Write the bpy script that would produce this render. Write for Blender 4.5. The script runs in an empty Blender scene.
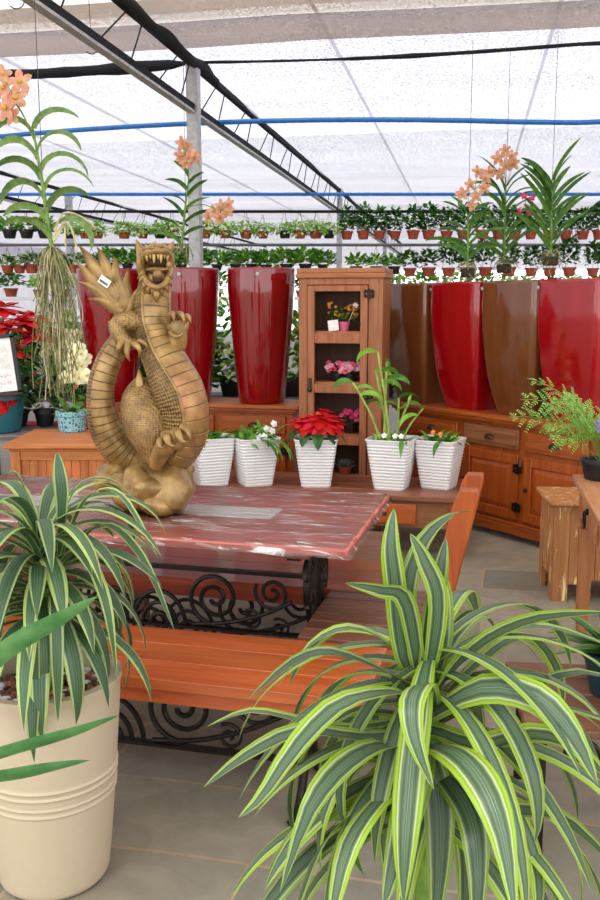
import bpy, bmesh, math, random
from mathutils import Vector, Matrix, noise
PI = math.pi
C = bpy.context.scene.collection
rnd = random.Random(7)

# ------------------------------------------------------------------ camera
CAM_H, TILT, FOC = 1.6, math.radians(9), 920.0
cam = bpy.data.cameras.new('camera'); cam_o = bpy.data.objects.new('camera', cam); C.objects.link(cam_o)
cam.sensor_fit = 'VERTICAL'; cam.sensor_height = 36.0; cam.lens = 36.0 * FOC / 900.0
cam.clip_start = 0.05; cam.clip_end = 300
cam_o.location = (0, 0, CAM_H); cam_o.rotation_euler = (PI / 2 - TILT, 0, 0)
bpy.context.scene.camera = cam_o

def ray(px, py):
    x = (px - 300) / FOC; y = (450 - py) / FOC
    return Vector((x, math.cos(TILT) + y * math.sin(TILT), -math.sin(TILT) + y * math.cos(TILT)))
def at(px, py, Y):
    d = ray(px, py); return Vector((0, 0, CAM_H)) + d * (Y / d.y)
def on(px, py, z):
    d = ray(px, py); return Vector((0, 0, CAM_H)) + d * ((z - CAM_H) / d.z)

# ------------------------------------------------------------------ materials
def srgb(r, g, b):
    f = lambda c: (c / 255 / 12.92) if c / 255 <= 0.04045 else ((c / 255 + 0.055) / 1.055) ** 2.4
    return (f(r), f(g), f(b), 1)
class NT:
    def __init__(s, name):
        s.m = bpy.data.materials.new(name); s.m.use_nodes = True
        s.t = s.m.node_tree; s.t.nodes.clear()
        s.out = s.n('ShaderNodeOutputMaterial')
    def n(s, kind, **kw):
        x = s.t.nodes.new(kind)
        for k, v in kw.items():
            if k in x.inputs: x.inputs[k].default_value = v
            else: setattr(x, k, v)
        return x
    def l(s, a, b): s.t.links.new(a, b)
    def ramp(s, src, stops, interp='LINEAR'):
        r = s.n('ShaderNodeValToRGB'); r.color_ramp.interpolation = interp
        e = r.color_ramp.elements
        while len(e) < len(stops): e.new(0.5)
        for i, (p, c) in enumerate(stops):
            e[i].position = p; e[i].color = c
        s.l(src, r.inputs['Fac']); return r
    def coords(s, scale=(1, 1, 1), rot=(0, 0, 0), which='Object'):
        t = s.n('ShaderNodeTexCoord'); m = s.n('ShaderNodeMapping')
        m.inputs['Scale'].default_value = scale; m.inputs['Rotation'].default_value = rot
        s.l(t.outputs[which], m.inputs['Vector']); return m.outputs['Vector']
    def noise(s, vec, scale, detail=4, dist=0.0, rough=0.5):
        x = s.n('ShaderNodeTexNoise', Scale=scale, Detail=detail, Distortion=dist, Roughness=rough)
        if vec is not None: s.l(vec, x.inputs['Vector'])
        return x
    def mix(s, a, b, fac, mode='MIX'):
        x = s.n('ShaderNodeMix', data_type='RGBA', blend_type=mode)
        for sock, v in ((x.inputs[6], a), (x.inputs[7], b), (x.inputs[0], fac)):
            if hasattr(v, 'links'): s.l(v, sock)
            else: sock.default_value = v
        return x.outputs[2]
    def island(s, col, lo=0.8, hi=1.2, hue=0.0):
        g = s.n('ShaderNodeNewGeometry'); mr = s.n('ShaderNodeMapRange')
        mr.inputs['To Min'].default_value = lo; mr.inputs['To Max'].default_value = hi
        s.l(g.outputs['Random Per Island'], mr.inputs['Value'])
        h = s.n('ShaderNodeHueSaturation'); s.l(mr.outputs[0], h.inputs['Value'])
        if hue:
            m2 = s.n('ShaderNodeMapRange'); m2.inputs['To Min'].default_value = 0.5 + hue; m2.inputs['To Max'].default_value = 0.5 - hue
            s.l(g.outputs['Random Per Island'], m2.inputs['Value']); s.l(m2.outputs[0], h.inputs['Hue'])
        s.l(col, h.inputs['Color']); return h.outputs['Color']
    def bump(s, h, strength=0.2, dist=0.01):
        b = s.n('ShaderNodeBump', Strength=strength, Distance=dist); s.l(h, b.inputs['Height']); return b.outputs['Normal']
    def pbr(s, col, rough=0.5, metal=0.0, spec=0.5, coat=0.0, normal=None, coat_rough=0.05):
        p = s.n('ShaderNodeBsdfPrincipled'); p.inputs['Metallic'].default_value = metal
        p.inputs['Specular IOR Level'].default_value = spec; p.inputs['Coat Weight'].default_value = coat; p.inputs['Coat Roughness'].default_value = coat_rough
        if hasattr(col, 'links'): s.l(col, p.inputs['Base Color'])
        else: p.inputs['Base Color'].default_value = col
        if hasattr(rough, 'links'): s.l(rough, p.inputs['Roughness'])
        else: p.inputs['Roughness'].default_value = rough
        if normal is not None: s.l(normal, p.inputs['Normal'])
        return p
    def done(s, shader):
        s.l(shader.outputs[0], s.out.inputs['Surface']); return s.m

M = {}
def plain(name, rgb, rough=0.5, metal=0.0, coat=0.0, var=0.0, spec=0.5, nscale=20, bump=0.0):
    t = NT(name); v = t.coords(); nz = t.noise(v, nscale, 4)
    c = srgb(*rgb); k = (0.12 + var) if var >= 0 else 0.015
    lo = tuple(x * (1 - k) for x in c[:3]) + (1,); hi = tuple(min(1, x * (1 + k)) for x in c[:3]) + (1,)
    r = t.ramp(nz.outputs[0], [(0.3, lo), (0.7, hi)])
    M[name] = t.done(t.pbr(r.outputs[0], rough, metal, spec, coat, t.bump(nz.outputs[0], bump) if bump else None)); return M[name]
def wood(name, c1, c2, axis=0, scale=1.0, rough=0.45, lo=0.8, hi=1.15, coat=0.0, worn=None, worn_amt=0.6, hue=0.006):
    t = NT(name); sc = [9 * scale] * 3; sc[axis] = 0.7 * scale
    v = t.coords(tuple(sc)); nz = t.noise(v, 2.4, 7, 1.2, 0.6)
    r = t.ramp(nz.outputs[0], [(0.28, srgb(*c1)), (0.72, srgb(*c2))])
    col = t.island(r.outputs[0], lo, hi, hue)
    if worn:
        v2 = t.coords((7, 7, 7) if axis is None else tuple(3.0 if i == axis else 16.0 for i in range(3)))
        n2 = t.noise(v2, 1.6, 6, 0.4, 0.65); f = t.ramp(n2.outputs[0], [(worn_amt, (0, 0, 0, 1)), (worn_amt + 0.07, (1, 1, 1, 1))])
        col = t.mix(col, srgb(*worn), f.outputs[0])
    M[name] = t.done(t.pbr(col, rough, 0, 0.5, coat, t.bump(nz.outputs[0], 0.12, 0.004))); return M[name]
def leafmat(name, c1, c2, rough=0.4, trans=0.25, lo=0.7, hi=1.3, hue=0.012):
    t = NT(name); v = t.coords(); nz = t.noise(v, 30, 3)
    r = t.ramp(nz.outputs[0], [(0.3, srgb(*c1)), (0.7, srgb(*c2))])
    col = t.island(r.outputs[0], lo, hi, hue)
    p = t.pbr(col, rough, 0, 0.4); tr = t.n('ShaderNodeBsdfTranslucent'); t.l(col, tr.inputs['Color'])
    mx = t.n('ShaderNodeMixShader'); mx.inputs[0].default_value = trans
    t.l(p.outputs[0], mx.inputs[1]); t.l(tr.outputs[0], mx.inputs[2]); M[name] = t.done(mx); return M[name]
def stripeleaf(name, stops, rough=0.36, trans=0.22, lo=0.62, hi=1.15):
    t = NT(name); uv = t.n('ShaderNodeUVMap'); sp = t.n('ShaderNodeSeparateXYZ'); t.l(uv.outputs[0], sp.inputs[0])
    nz = t.noise(uv.outputs[0], 6, 3)
    a = t.n('ShaderNodeMath', operation='MULTIPLY_ADD'); t.l(nz.outputs[0], a.inputs[0]); a.inputs[1].default_value = 0.06; t.l(sp.outputs[0], a.inputs[2])
    b = t.n('ShaderNodeMath', operation='SUBTRACT'); t.l(a.outputs[0], b.inputs[0]); b.inputs[1].default_value = 0.53
    c = t.n('ShaderNodeMath', operation='ABSOLUTE'); t.l(b.outputs[0], c.inputs[0])
    gi = t.n('ShaderNodeNewGeometry'); gm = t.n('ShaderNodeMapRange'); gm.inputs['To Min'].default_value = 1.68; gm.inputs['To Max'].default_value = 2.2; t.l(gi.outputs['Random Per Island'], gm.inputs['Value'])
    d = t.n('ShaderNodeMath', operation='MULTIPLY'); t.l(c.outputs[0], d.inputs[0]); t.l(gm.outputs[0], d.inputs[1])
    r = t.ramp(d.outputs[0], [(p, srgb(*k)) for p, k in stops])
    col = t.island(r.outputs[0], lo, hi, 0.006)
    w = t.n('ShaderNodeMath', operation='SINE'); m2 = t.n('ShaderNodeMath', operation='MULTIPLY'); t.l(sp.outputs[0], m2.inputs[0]); m2.inputs[1].default_value = 70; t.l(m2.outputs[0], w.inputs[0])
    p = t.pbr(col, rough, 0, 0.5, 0, t.bump(w.outputs[0], 0.12, 0.002)); tr = t.n('ShaderNodeBsdfTranslucent'); t.l(col, tr.inputs['Color'])
    mx = t.n('ShaderNodeMixShader'); mx.inputs[0].default_value = trans
    t.l(p.outputs[0], mx.inputs[1]); t.l(tr.outputs[0], mx.inputs[2]); M[name] = t.done(mx)

plain('steel', (176, 178, 178), 0.45, 0.3, var=0.1)
plain('dark_steel', (30, 31, 33), 0.8, 0.0, spec=0.2)
plain('grey_pipe', (105, 107, 110), 0.5, 0.2)
plain('blue_plastic', (40, 120, 200), 0.4)
plain('black_net', (24, 24, 26), 0.9, bump=0.6, nscale=60)
plain('iron', (40, 33, 28), 0.42, 0.6, var=0.25, nscale=60, bump=0.1)
plain('brass_dark', (66, 54, 40), 0.4, 0.7)
plain('white_plastic', (236, 234, 234), 0.38, var=-1)
plain('soil', (58, 42, 32), 0.95, var=0.4, nscale=60, bump=0.8)
plain('terracotta', (164, 74, 48), 0.7, var=0.15)
plain('black_plastic', (26, 26, 28), 0.45)
plain('teal_plastic', (42, 118, 130), 0.5); plain('dark_teal', (16, 52, 60), 0.4)
plain('beige_ceramic', (196, 178, 150), 0.55, var=-0.08, nscale=40, bump=0.03)
plain('pink_plastic', (226, 110, 150), 0.45)
plain('paper', (240, 238, 234), 0.8)
plain('ink_grey', (224, 224, 226), 0.8)
plain('ink_red', (236, 196, 200), 0.8)
plain('ink_black', (40, 40, 40), 0.8)
plain('root', (196, 184, 142), 0.8, var=0.2)
plain('root_green', (122, 124, 76), 0.8, var=0.25)
plain('stem_green', (112, 146, 60), 0.5, var=0.2)
plain('stem_brown', (110, 82, 54), 0.8, var=0.2)
plain('cane', (152, 178, 84), 0.45, var=0.2)
plain('moss', (60, 50, 36), 0.95, var=0.3)
plain('silver_leaf', (150, 152, 150), 0.4, 0.3, var=0.2)
plain('wire', (70, 66, 60), 0.5, 0.4)
plain('cloth_grey', (150, 140, 142), 0.9, var=0.25, nscale=14)
plain('cloth_red', (196, 24, 40), 0.8)
plain('red_foil', (190, 20, 24), 0.25, coat=0.4, var=0.5, nscale=12, bump=0.5)
plain('void', (30, 18, 12), 0.9)
wood('wood_honey', (136, 56, 10), (188, 94, 26), 0, 1, 0.4, 0.82, 1.12, 0.06)
wood('wood_honey_up', (128, 50, 8), (184, 88, 22), 2, 1, 0.4, 0.82, 1.12, 0.06)
wood('wood_cabinet_side', (146, 84, 48), (190, 120, 76), 0, 1, 0.5, 0.8, 1.12)
wood('wood_cabinet', (142, 80, 46), (186, 116, 74), 2, 1, 0.5, 0.8, 1.12, worn=(110, 66, 40), worn_amt=0.64)
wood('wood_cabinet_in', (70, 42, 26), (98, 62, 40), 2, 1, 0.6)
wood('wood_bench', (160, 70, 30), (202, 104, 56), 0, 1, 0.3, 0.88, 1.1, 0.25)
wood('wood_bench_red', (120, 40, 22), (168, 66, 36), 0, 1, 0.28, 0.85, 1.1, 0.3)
wood('wood_red', (178, 76, 66), (214, 126, 114), 0, 1, 0.34, 0.72, 1.2, 0.1, worn=(226, 192, 176), worn_amt=0.6)
wood('wood_greyed', (204, 200, 198), (242, 240, 238), 0, 1, 0.45, 0.95, 1.05, worn=(96, 74, 70), worn_amt=0.6)
wood('wood_brown', (92, 56, 40), (132, 84, 62), 0, 1, 0.42, 0.85, 1.12)
wood('wood_reclaimed', (120, 66, 38), (176, 112, 66), 0, 1, 0.5, 0.65, 1.2, worn=(206, 180, 140), worn_amt=0.66)
wood('wood_reclaimed_dark', (112, 56, 38), (166, 104, 74), 0, 1, 0.42, 0.65, 1.2, worn=(170, 140, 110), worn_amt=0.68)
wood('wood_chest', (172, 88, 36), (216, 132, 64), 2, 1, 0.5, 0.7, 1.15)
wood('wood_chest_top', (172, 92, 42), (214, 136, 74), 0, 1, 0.5, 0.95, 1.05)
wood('wood_rustic', (150, 90, 46), (196, 134, 78), 2, 1, 0.6, 0.8, 1.1, worn=(232, 208, 146), worn_amt=0.57)
wood('wood_table', (172, 112, 70), (214, 154, 106), 1, 1, 0.4, 0.9, 1.08, 0.1)
wood('wood_table_up', (150, 84, 44), (192, 122, 74), 2, 1, 0.45, 0.9, 1.08)
wood('wood_grey_slat', (92, 92, 94), (126, 126, 126), 0, 1, 0.7)
leafmat('leaf_mid', (50, 110, 30), (104, 160, 56))
leafmat('leaf_dark', (22, 66, 26), (58, 112, 46))
leafmat('leaf_light', (110, 176, 54), (160, 210, 84))
leafmat('leaf_pale', (176, 206, 120), (214, 230, 170), trans=0.35)
leafmat('leaf_fern', (120, 186, 76), (164, 214, 104), trans=0.35)
leafmat('leaf_strap', (56, 104, 40), (104, 148, 62), 0.38)
leafmat('leaf_strap_pale', (96, 130, 66), (140, 166, 92), 0.4)
leafmat('leaf_blade', (58, 112, 58), (100, 146, 84), 0.35, 0.3, lo=0.9, hi=1.1)
leafmat('bract_red', (196, 10, 24), (236, 34, 44), 0.45, lo=0.8, hi=1.15, hue=0.004)
leafmat('petal_peach', (214, 140, 104), (240, 194, 160), 0.5, lo=0.75, hi=1.15)
leafmat('petal_pink', (232, 140, 168), (246, 190, 204), 0.5)
leafmat('petal_rose', (226, 60, 84), (240, 110, 130), 0.5)
leafmat('petal_magenta', (200, 30, 90), (226, 70, 130), 0.5)
leafmat('petal_cream', (232, 232, 176), (248, 246, 214), 0.5)
leafmat('petal_white', (240, 240, 236), (250, 250, 248), 0.5)
leafmat('petal_yellow', (232, 176, 50), (244, 206, 90), 0.5)
leafmat('petal_orange', (222, 120, 30), (240, 160, 60), 0.5)
leafmat('petal_purple', (140, 90, 210), (190, 150, 236), 0.5)
leafmat('gravel', (92, 52, 40), (150, 100, 80), 0.7, 0.0, 0.4, 2.2)
stripeleaf('leaf_dracaena', [(0.0, (134, 152, 122)), (0.04, (74, 100, 68)), (0.2, (102, 124, 94)), (0.36, (58, 86, 50)), (0.52, (96, 120, 84)), (0.62, (184, 196, 140)), (0.67, (190, 202, 124)), (0.72, (128, 162, 40)), (0.9, (156, 188, 48)), (1.0, (132, 168, 44))])
stripeleaf('leaf_dracaena_far', [(0.0, (110, 136, 96)), (0.08, (56, 92, 54)), (0.3, (92, 122, 84)), (0.55, (58, 94, 54)), (0.68, (150, 170, 120)), (0.76, (206, 214, 160)), (0.84, (150, 182, 70)), (1.0, (180, 200, 110))])
stripeleaf('leaf_bromeliad', [(0.0, (150, 170, 60)), (0.3, (60, 110, 40)), (1.0, (40, 84, 36))])

def glaze(name, c1, c2):
    t = NT(name); v = t.coords((14, 14, 1.6)); nz = t.noise(v, 1.5, 5, 0.3)
    r = t.ramp(nz.outputs[0], [(0.35, srgb(*c1)), (0.7, srgb(*c2))])
    n2 = t.noise(t.coords((1, 1, 1)), 7, 2)
    M[name] = t.done(t.pbr(r.outputs[0], 0.09, 0, 0.5, 0.6, t.bump(n2.outputs[0], 0.06, 0.02)))
glaze('red_glaze', (120, 3, 9), (138, 6, 14)); glaze('brown_glaze', (104, 58, 28), (118, 68, 34)); glaze('red_glaze_bright', (146, 4, 13), (162, 7, 18))

def teal_lattice():
    t = NT('teal_ceramic'); v = t.coords((1, 1, 1)); vo = t.n('ShaderNodeTexVoronoi', Scale=42.0, feature='DISTANCE_TO_EDGE'); t.l(v, vo.inputs['Vector'])
    r = t.ramp(vo.outputs['Distance'], [(0.05, srgb(150, 204, 214)), (0.25, srgb(38, 108, 128))])
    M['teal_ceramic'] = t.done(t.pbr(r.outputs[0], 0.3, 0, 0.5, 0.3, t.bump(vo.outputs['Distance'], 0.4, 0.01)))
teal_lattice()

def floor_mat():
    t = NT('slate_floor'); v = t.coords((1, 1, 1), (0, 0, math.radians(12)))
    nz0 = t.noise(v, 1.3, 3); vm = t.n('ShaderNodeVectorMath', operation='MULTIPLY_ADD'); t.l(nz0.outputs['Color'], vm.inputs[0]); vm.inputs[1].default_value = (0.07, 0.07, 0); t.l(v, vm.inputs[2])
    b = t.n('ShaderNodeTexBrick', offset=0.42, squash=1.35, squash_frequency=3)
    for k, val in (('Scale', 1.0), ('Mortar Size', 0.0065), ('Mortar Smooth', 0.15), ('Bias', 0.0), ('Brick Width', 0.62), ('Row Height', 0.40)): b.inputs[k].default_value = val
    b.inputs['Color1'].default_value = srgb(160, 150, 134); b.inputs['Color2'].default_value = srgb(120, 120, 110); b.inputs['Mortar'].default_value = srgb(172, 148, 120)
    t.l(vm.outputs[0], b.inputs['Vector'])
    nz = t.noise(v, 7, 8, 0.6, 0.65)
    r = t.ramp(nz.outputs[0], [(0.25, (0.68, 0.68, 0.68, 1)), (0.75, (1.2, 1.17, 1.1, 1))])
    col = t.mix(b.outputs['Color'], r.outputs[0], 1.0, 'MULTIPLY')
    n2 = t.noise(v, 1.1, 4); r2 = t.ramp(n2.outputs[0], [(0.4, srgb(140, 134, 124)), (0.65, srgb(168, 144, 112))])
    col = t.mix(col, r2.outputs[0], 0.15)
    M['slate_floor'] = t.done(t.pbr(col, 0.55, 0, 0.4, 0, t.bump(nz.outputs[0], 0.25, 0.01)))
floor_mat()

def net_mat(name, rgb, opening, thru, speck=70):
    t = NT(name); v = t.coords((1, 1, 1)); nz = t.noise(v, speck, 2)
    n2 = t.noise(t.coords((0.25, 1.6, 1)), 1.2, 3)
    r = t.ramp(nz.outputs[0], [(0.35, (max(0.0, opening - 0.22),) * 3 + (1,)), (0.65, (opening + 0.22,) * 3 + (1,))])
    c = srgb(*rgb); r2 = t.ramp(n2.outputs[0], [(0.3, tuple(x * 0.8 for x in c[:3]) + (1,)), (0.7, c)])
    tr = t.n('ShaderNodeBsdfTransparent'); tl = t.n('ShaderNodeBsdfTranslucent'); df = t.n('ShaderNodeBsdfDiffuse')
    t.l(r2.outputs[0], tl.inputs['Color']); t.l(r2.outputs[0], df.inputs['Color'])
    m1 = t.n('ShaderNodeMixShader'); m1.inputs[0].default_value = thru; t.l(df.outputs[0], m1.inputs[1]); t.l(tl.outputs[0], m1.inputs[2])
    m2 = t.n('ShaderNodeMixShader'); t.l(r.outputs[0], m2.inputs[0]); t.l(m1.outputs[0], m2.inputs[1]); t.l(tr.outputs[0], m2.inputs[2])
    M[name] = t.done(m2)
net_mat('net_near', (246, 236, 226), 0.13, 0.33); net_mat('net_band', (222, 202, 186), 0.04, 0.25); net_mat('net_mid', (228, 224, 238), 0.11, 0.30, 48); net_mat('net_far', (222, 218, 230), 0.07, 0.22, 48); net_mat('net_dim', (210, 204, 216), 0.05, 0.19)  # farther panels coloured greyer to paint the roof's light falloff with distance

def wrap_mat():
    t = NT('plastic_wrap'); v = t.coords((1.6, 9, 1)); nz = t.noise(v, 2.6, 7, 1.8, 0.62)
    f = t.ramp(nz.outputs[0], [(0.55, (0.02, 0.02, 0.02, 1)), (0.66, (0.7, 0.7, 0.7, 1))])  # white streaks put into the film's colour as painted glare
    tr = t.n('ShaderNodeBsdfTransparent'); gl = t.n('ShaderNodeBsdfGlossy', Roughness=0.12); df = t.n('ShaderNodeBsdfDiffuse'); df.inputs['Color'].default_value = (0.92, 0.88, 0.87, 1)
    nb = t.bump(nz.outputs[0], 0.3, 0.01); t.l(nb, gl.inputs['Normal'])
    fr = t.n('ShaderNodeFresnel', IOR=1.45); t.l(nb, fr.inputs['Normal'])
    m1 = t.n('ShaderNodeMixShader'); t.l(f.outputs[0], m1.inputs[0]); t.l(tr.outputs[0], m1.inputs[1]); t.l(df.outputs[0], m1.inputs[2])
    m2 = t.n('ShaderNodeMixShader'); t.l(fr.outputs[0], m2.inputs[0]); t.l(m1.outputs[0], m2.inputs[1]); t.l(gl.outputs[0], m2.inputs[2])
    M['plastic_wrap'] = t.done(m2)
wrap_mat()

def gold(name, kind):
    t = NT(name); v = t.coords(); nz = t.noise(v, 18, 5)
    r = t.ramp(nz.outputs[0], [(0.3, srgb(118, 90, 46)), (0.7, srgb(178, 142, 84))])
    col = r.outputs[0]; nrm = None
    uv = t.n('ShaderNodeUVMap'); sp = t.n('ShaderNodeSeparateXYZ'); t.l(uv.outputs[0], sp.inputs[0])
    if kind == 'plates':
        fr = t.n('ShaderNodeMath', operation='FRACT'); t.l(sp.outputs[1], fr.inputs[0])
        k = t.ramp(fr.outputs[0], [(0.0, (0, 0, 0, 1)), (0.05, (0, 0, 0, 1)), (0.13, (0.8, 0.8, 0.8, 1)), (1.0, (1, 1, 1, 1))])
        k2 = t.ramp(fr.outputs[0], [(0.03, (0.22, 0.18, 0.14, 1)), (0.10, (1, 1, 1, 1))])
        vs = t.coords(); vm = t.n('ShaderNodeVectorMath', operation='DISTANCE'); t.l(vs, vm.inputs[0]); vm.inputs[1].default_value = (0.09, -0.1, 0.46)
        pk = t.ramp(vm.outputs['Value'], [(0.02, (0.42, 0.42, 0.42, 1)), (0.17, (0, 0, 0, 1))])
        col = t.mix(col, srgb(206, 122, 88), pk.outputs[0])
        col = t.mix(col, k2.outputs[0], 1.0, 'MULTIPLY'); nrm = t.bump(k.outputs[0], 0.6, 0.01)
    elif kind == 'scales':
        vo = t.n('ShaderNodeTexVoronoi', Scale=1.0, Randomness=0.25); t.l(uv.outputs[0], vo.inputs['Vector'])
        mp = t.n('ShaderNodeMapping'); mp.inputs['Scale'].default_value = (60, 2.6, 1); t.l(uv.outputs[0], mp.inputs[0]); t.l(mp.outputs[0], vo.inputs['Vector'])
        k = t.ramp(vo.outputs['Distance'], [(0.1, (1, 1, 1, 1)), (0.62, (0, 0, 0, 1))])
        k2 = t.ramp(vo.outputs['Distance'], [(0.35, (1, 1, 1, 1)), (0.68, (0.34, 0.3, 0.24, 1))])
        col = t.mix(col, k2.outputs[0], 1.0, 'MULTIPLY'); nrm = t.bump(k.outputs[0], 0.8, 0.01)
    elif kind == 'fine':
        vo = t.n('ShaderNodeTexVoronoi', Scale=85.0, Randomness=0.3); t.l(t.coords((1, 1, 1.5)), vo.inputs['Vector'])
        k2 = t.ramp(vo.outputs['Distance'], [(0.4, (1, 1, 1, 1)), (0.75, (0.5, 0.46, 0.4, 1))])
        col = t.mix(col, k2.outputs[0], 1.0, 'MULTIPLY')
        mm = t.n('ShaderNodeMath', operation='SUBTRACT'); mm.inputs[0].default_value = 1.0; t.l(vo.outputs['Distance'], mm.inputs[1]); nrm = t.bump(mm.outputs[0], 0.5, 0.008)
    else:
        nrm = t.bump(nz.outputs[0], 0.3, 0.01)
    M[name] = t.done(t.pbr(col, 0.36, 0.3, 0.5, 0.2, nrm, 0.2))
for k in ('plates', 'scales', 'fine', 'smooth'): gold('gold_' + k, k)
plain('gold_dark', (64, 40, 20), 0.6, 0.1)
plain('tooth', (206, 176, 112), 0.35, 0.2)

# ------------------------------------------------------------------ mesh helpers
def catmull(pts, n):
    pts = [tuple(p) for p in pts]; P = [pts[0]] + pts + [pts[-1]]; out = []; segs = len(pts) - 1
    for i in range(n):
        u = i / (n - 1) * segs; k = min(int(u), segs - 1); t = u - k
        p0, p1, p2, p3 = P[k], P[k + 1], P[k + 2], P[k + 3]
        out.append(tuple(0.5 * (2 * b + (c - a) * t + (2 * a - 5 * b + 4 * c - d) * t * t + (3 * b - a - 3 * c + d) * t ** 3) for a, b, c, d in zip(p0, p1, p2, p3)))
    return out

class MB:
    def __init__(s): s.v = []; s.f = []; s.m = []; s.uv = []; s.X = Matrix.Identity(4)
    def add(s, vs, fs, mat=0, uvs=None):
        o = len(s.v); s.v += [tuple(s.X @ Vector(v)) for v in vs]; s.uv += uvs if uvs else [(0.5, 0.5)] * len(vs)
        for i, f in enumerate(fs):
            s.f.append([a + o for a in f]); s.m.append(mat[i] if isinstance(mat, list) else mat)
        return s
    def box(s, c, d, rz=0.0, mat=0, rot=None):
        R = rot if rot is not None else Matrix.Rotation(rz, 3, 'Z'); c = Vector(c)
        vs = [tuple(c + R @ Vector((x * d[0] / 2, y * d[1] / 2, z * d[2] / 2))) for x in (-1, 1) for y in (-1, 1) for z in (-1, 1)]
        return s.add(vs, [(0, 1, 3, 2), (4, 6, 7, 5), (0, 4, 5, 1), (2, 3, 7, 6), (0, 2, 6, 4), (1, 5, 7, 3)], mat)
    def bb(s, x0, x1, y0, y1, z0, z1, mat=0): return s.box(((x0 + x1) / 2, (y0 + y1) / 2, (z0 + z1) / 2), (x1 - x0, y1 - y0, z1 - z0), 0, mat)
    def beam(s, a, b, w, h, mat=0, up=(0, 0, 1)):
        a, b = Vector(a), Vector(b); d = (b - a); L = d.length; d.normalize(); up = Vector(up)
        side = d.cross(up)
        if side.length < 1e-4: side = d.cross(Vector((0, 1, 0)))
        side.normalize(); u2 = side.cross(d)
        R = Matrix((d, side, u2)).transposed()
        return s.box((a + b) / 2, (L, w, h), 0, mat, R)
    def tube(s, pts, r, n=8, mat=0, caps=True, uvlen=1.0, matfn=None, ref=None, flat=1.0):
        pts = [Vector(p) for p in pts]; k = len(pts); rs = r if isinstance(r, (list, tuple)) else [r] * k
        T = [(pts[min(i + 1, k - 1)] - pts[max(i - 1, 0)]).normalized() for i in range(k)]
        if ref is None:
            nrm = T[0].orthogonal().normalized(); N = []
            for i in range(k):
                nrm = (nrm - T[i] * nrm.dot(T[i])); nrm = nrm.normalized() if nrm.length > 1e-6 else T[i].orthogonal().normalized(); N.append(nrm)
        else:
            N = []
            for i in range(k):
                q = Vector(ref[i] if isinstance(ref, list) else ref); q = q - T[i] * q.dot(T[i]); N.append(q.normalized())
        vs = []; uv = []; fs = []; ms = []
        for i in range(k):
            B = T[i].cross(N[i])
            for j in range(n):
                a = 2 * PI * j / n; vs.append(tuple(pts[i] + (N[i] * math.cos(a) * flat + B * math.sin(a)) * rs[i])); uv.append((j / n, i / (k - 1) * uvlen))
        for i in range(k - 1):
            for j in range(n):
                fs.append((i * n + j, i * n + (j + 1) % n, (i + 1) * n + (j + 1) % n, (i + 1) * n + j)); ms.append(matfn(i, j) if matfn else mat)
        if caps:
            fs.append(tuple(range(n - 1, -1, -1))); ms.append(mat); fs.append(tuple((k - 1) * n + j for j in range(n))); ms.append(mat)
        return s.add(vs, fs, ms, uv)
    def lathe(s, prof, n=24, c=(0, 0, 0), mat=0):
        vs = []; fs = []; k = len(prof)
        for r, z in prof:
            for j in range(n):
                a = 2 * PI * j / n; vs.append((c[0] + r * math.cos(a), c[1] + r * math.sin(a), c[2] + z))
        for i in range(k - 1):
            for j in range(n): fs.append((i * n + j, i * n + (j + 1) % n, (i + 1) * n + (j + 1) % n, (i + 1) * n + j))
        fs.append(tuple(range(n - 1, -1, -1))); fs.append(tuple((k - 1) * n + j for j in range(n)))
        return s.add(vs, fs, mat)
    def loft(s, rings, mat=0, caps=True):
        n = len(rings[0]); vs = [p for r in rings for p in r]; fs = []
        for i in range(len(rings) - 1):
            for j in range(n): fs.append((i * n + j, i * n + (j + 1) % n, (i + 1) * n + (j + 1) % n, (i + 1) * n + j))
        if caps: fs.append(tuple(range(n - 1, -1, -1))); fs.append(tuple((len(rings) - 1) * n + j for j in range(n)))
        return s.add(vs, fs, mat)
    def blob(s, c, r, mat=0, seed=0, amp=0.0, freq=4.0, sub=3, zmin=None, rot=None):
        bm = bmesh.new(); bmesh.ops.create_icosphere(bm, subdivisions=sub, radius=1)
        vs = []
        for v in bm.verts:
            k = 1 + amp * noise.noise(Vector(v.co) * freq * 0.5 + Vector((seed * 7.3, seed * 3.1, 0)))
            p = Vector((v.co.x * r[0] * k, v.co.y * r[1] * k, v.co.z * r[2] * k))
            if rot is not None: p = rot @ p
            p += Vector(c)
            if zmin is not None: p.z = max(p.z, zmin)
            vs.append(tuple(p))
        bm.verts.ensure_lookup_table(); fs = [[v.index for v in f.verts] for f in bm.faces]; bm.free()
        return s.add(vs, fs, mat)
    def strip(s, pts, widths, side=None, fold=0.25, mat=0, na=5):
        # a leaf blade along pts; side: Vector or list giving the across direction
        pts = [Vector(p) for p in pts]; k = len(pts); vs = []; uv = []; fs = []
        for i in range(k):
            T = (pts[min(i + 1, k - 1)] - pts[max(i - 1, 0)])
            T = T.normalized() if T.length > 1e-9 else Vector((0, 0, 1))
            S = Vector(side[i] if isinstance(side, list) else side) if side is not None else T.cross(Vector((0, 0, 1)))
            S = S - T * S.dot(T)
            S = S.normalized() if S.length > 1e-5 else T.orthogonal().normalized()
            U = S.cross(T)
            for j in range(na):
                q = j / (na - 1) * 2 - 1
                vs.append(tuple(pts[i] + S * (q * widths[i] / 2) + U * (fold * widths[i] * 0.5 * q * q))); uv.append((j / (na - 1), i / (k - 1)))
        for i in range(k - 1):
            for j in range(na - 1): fs.append((i * na + j, i * na + j + 1, (i + 1) * na + j + 1, (i + 1) * na + j))
        return s.add(vs, fs, mat, uv)
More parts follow.
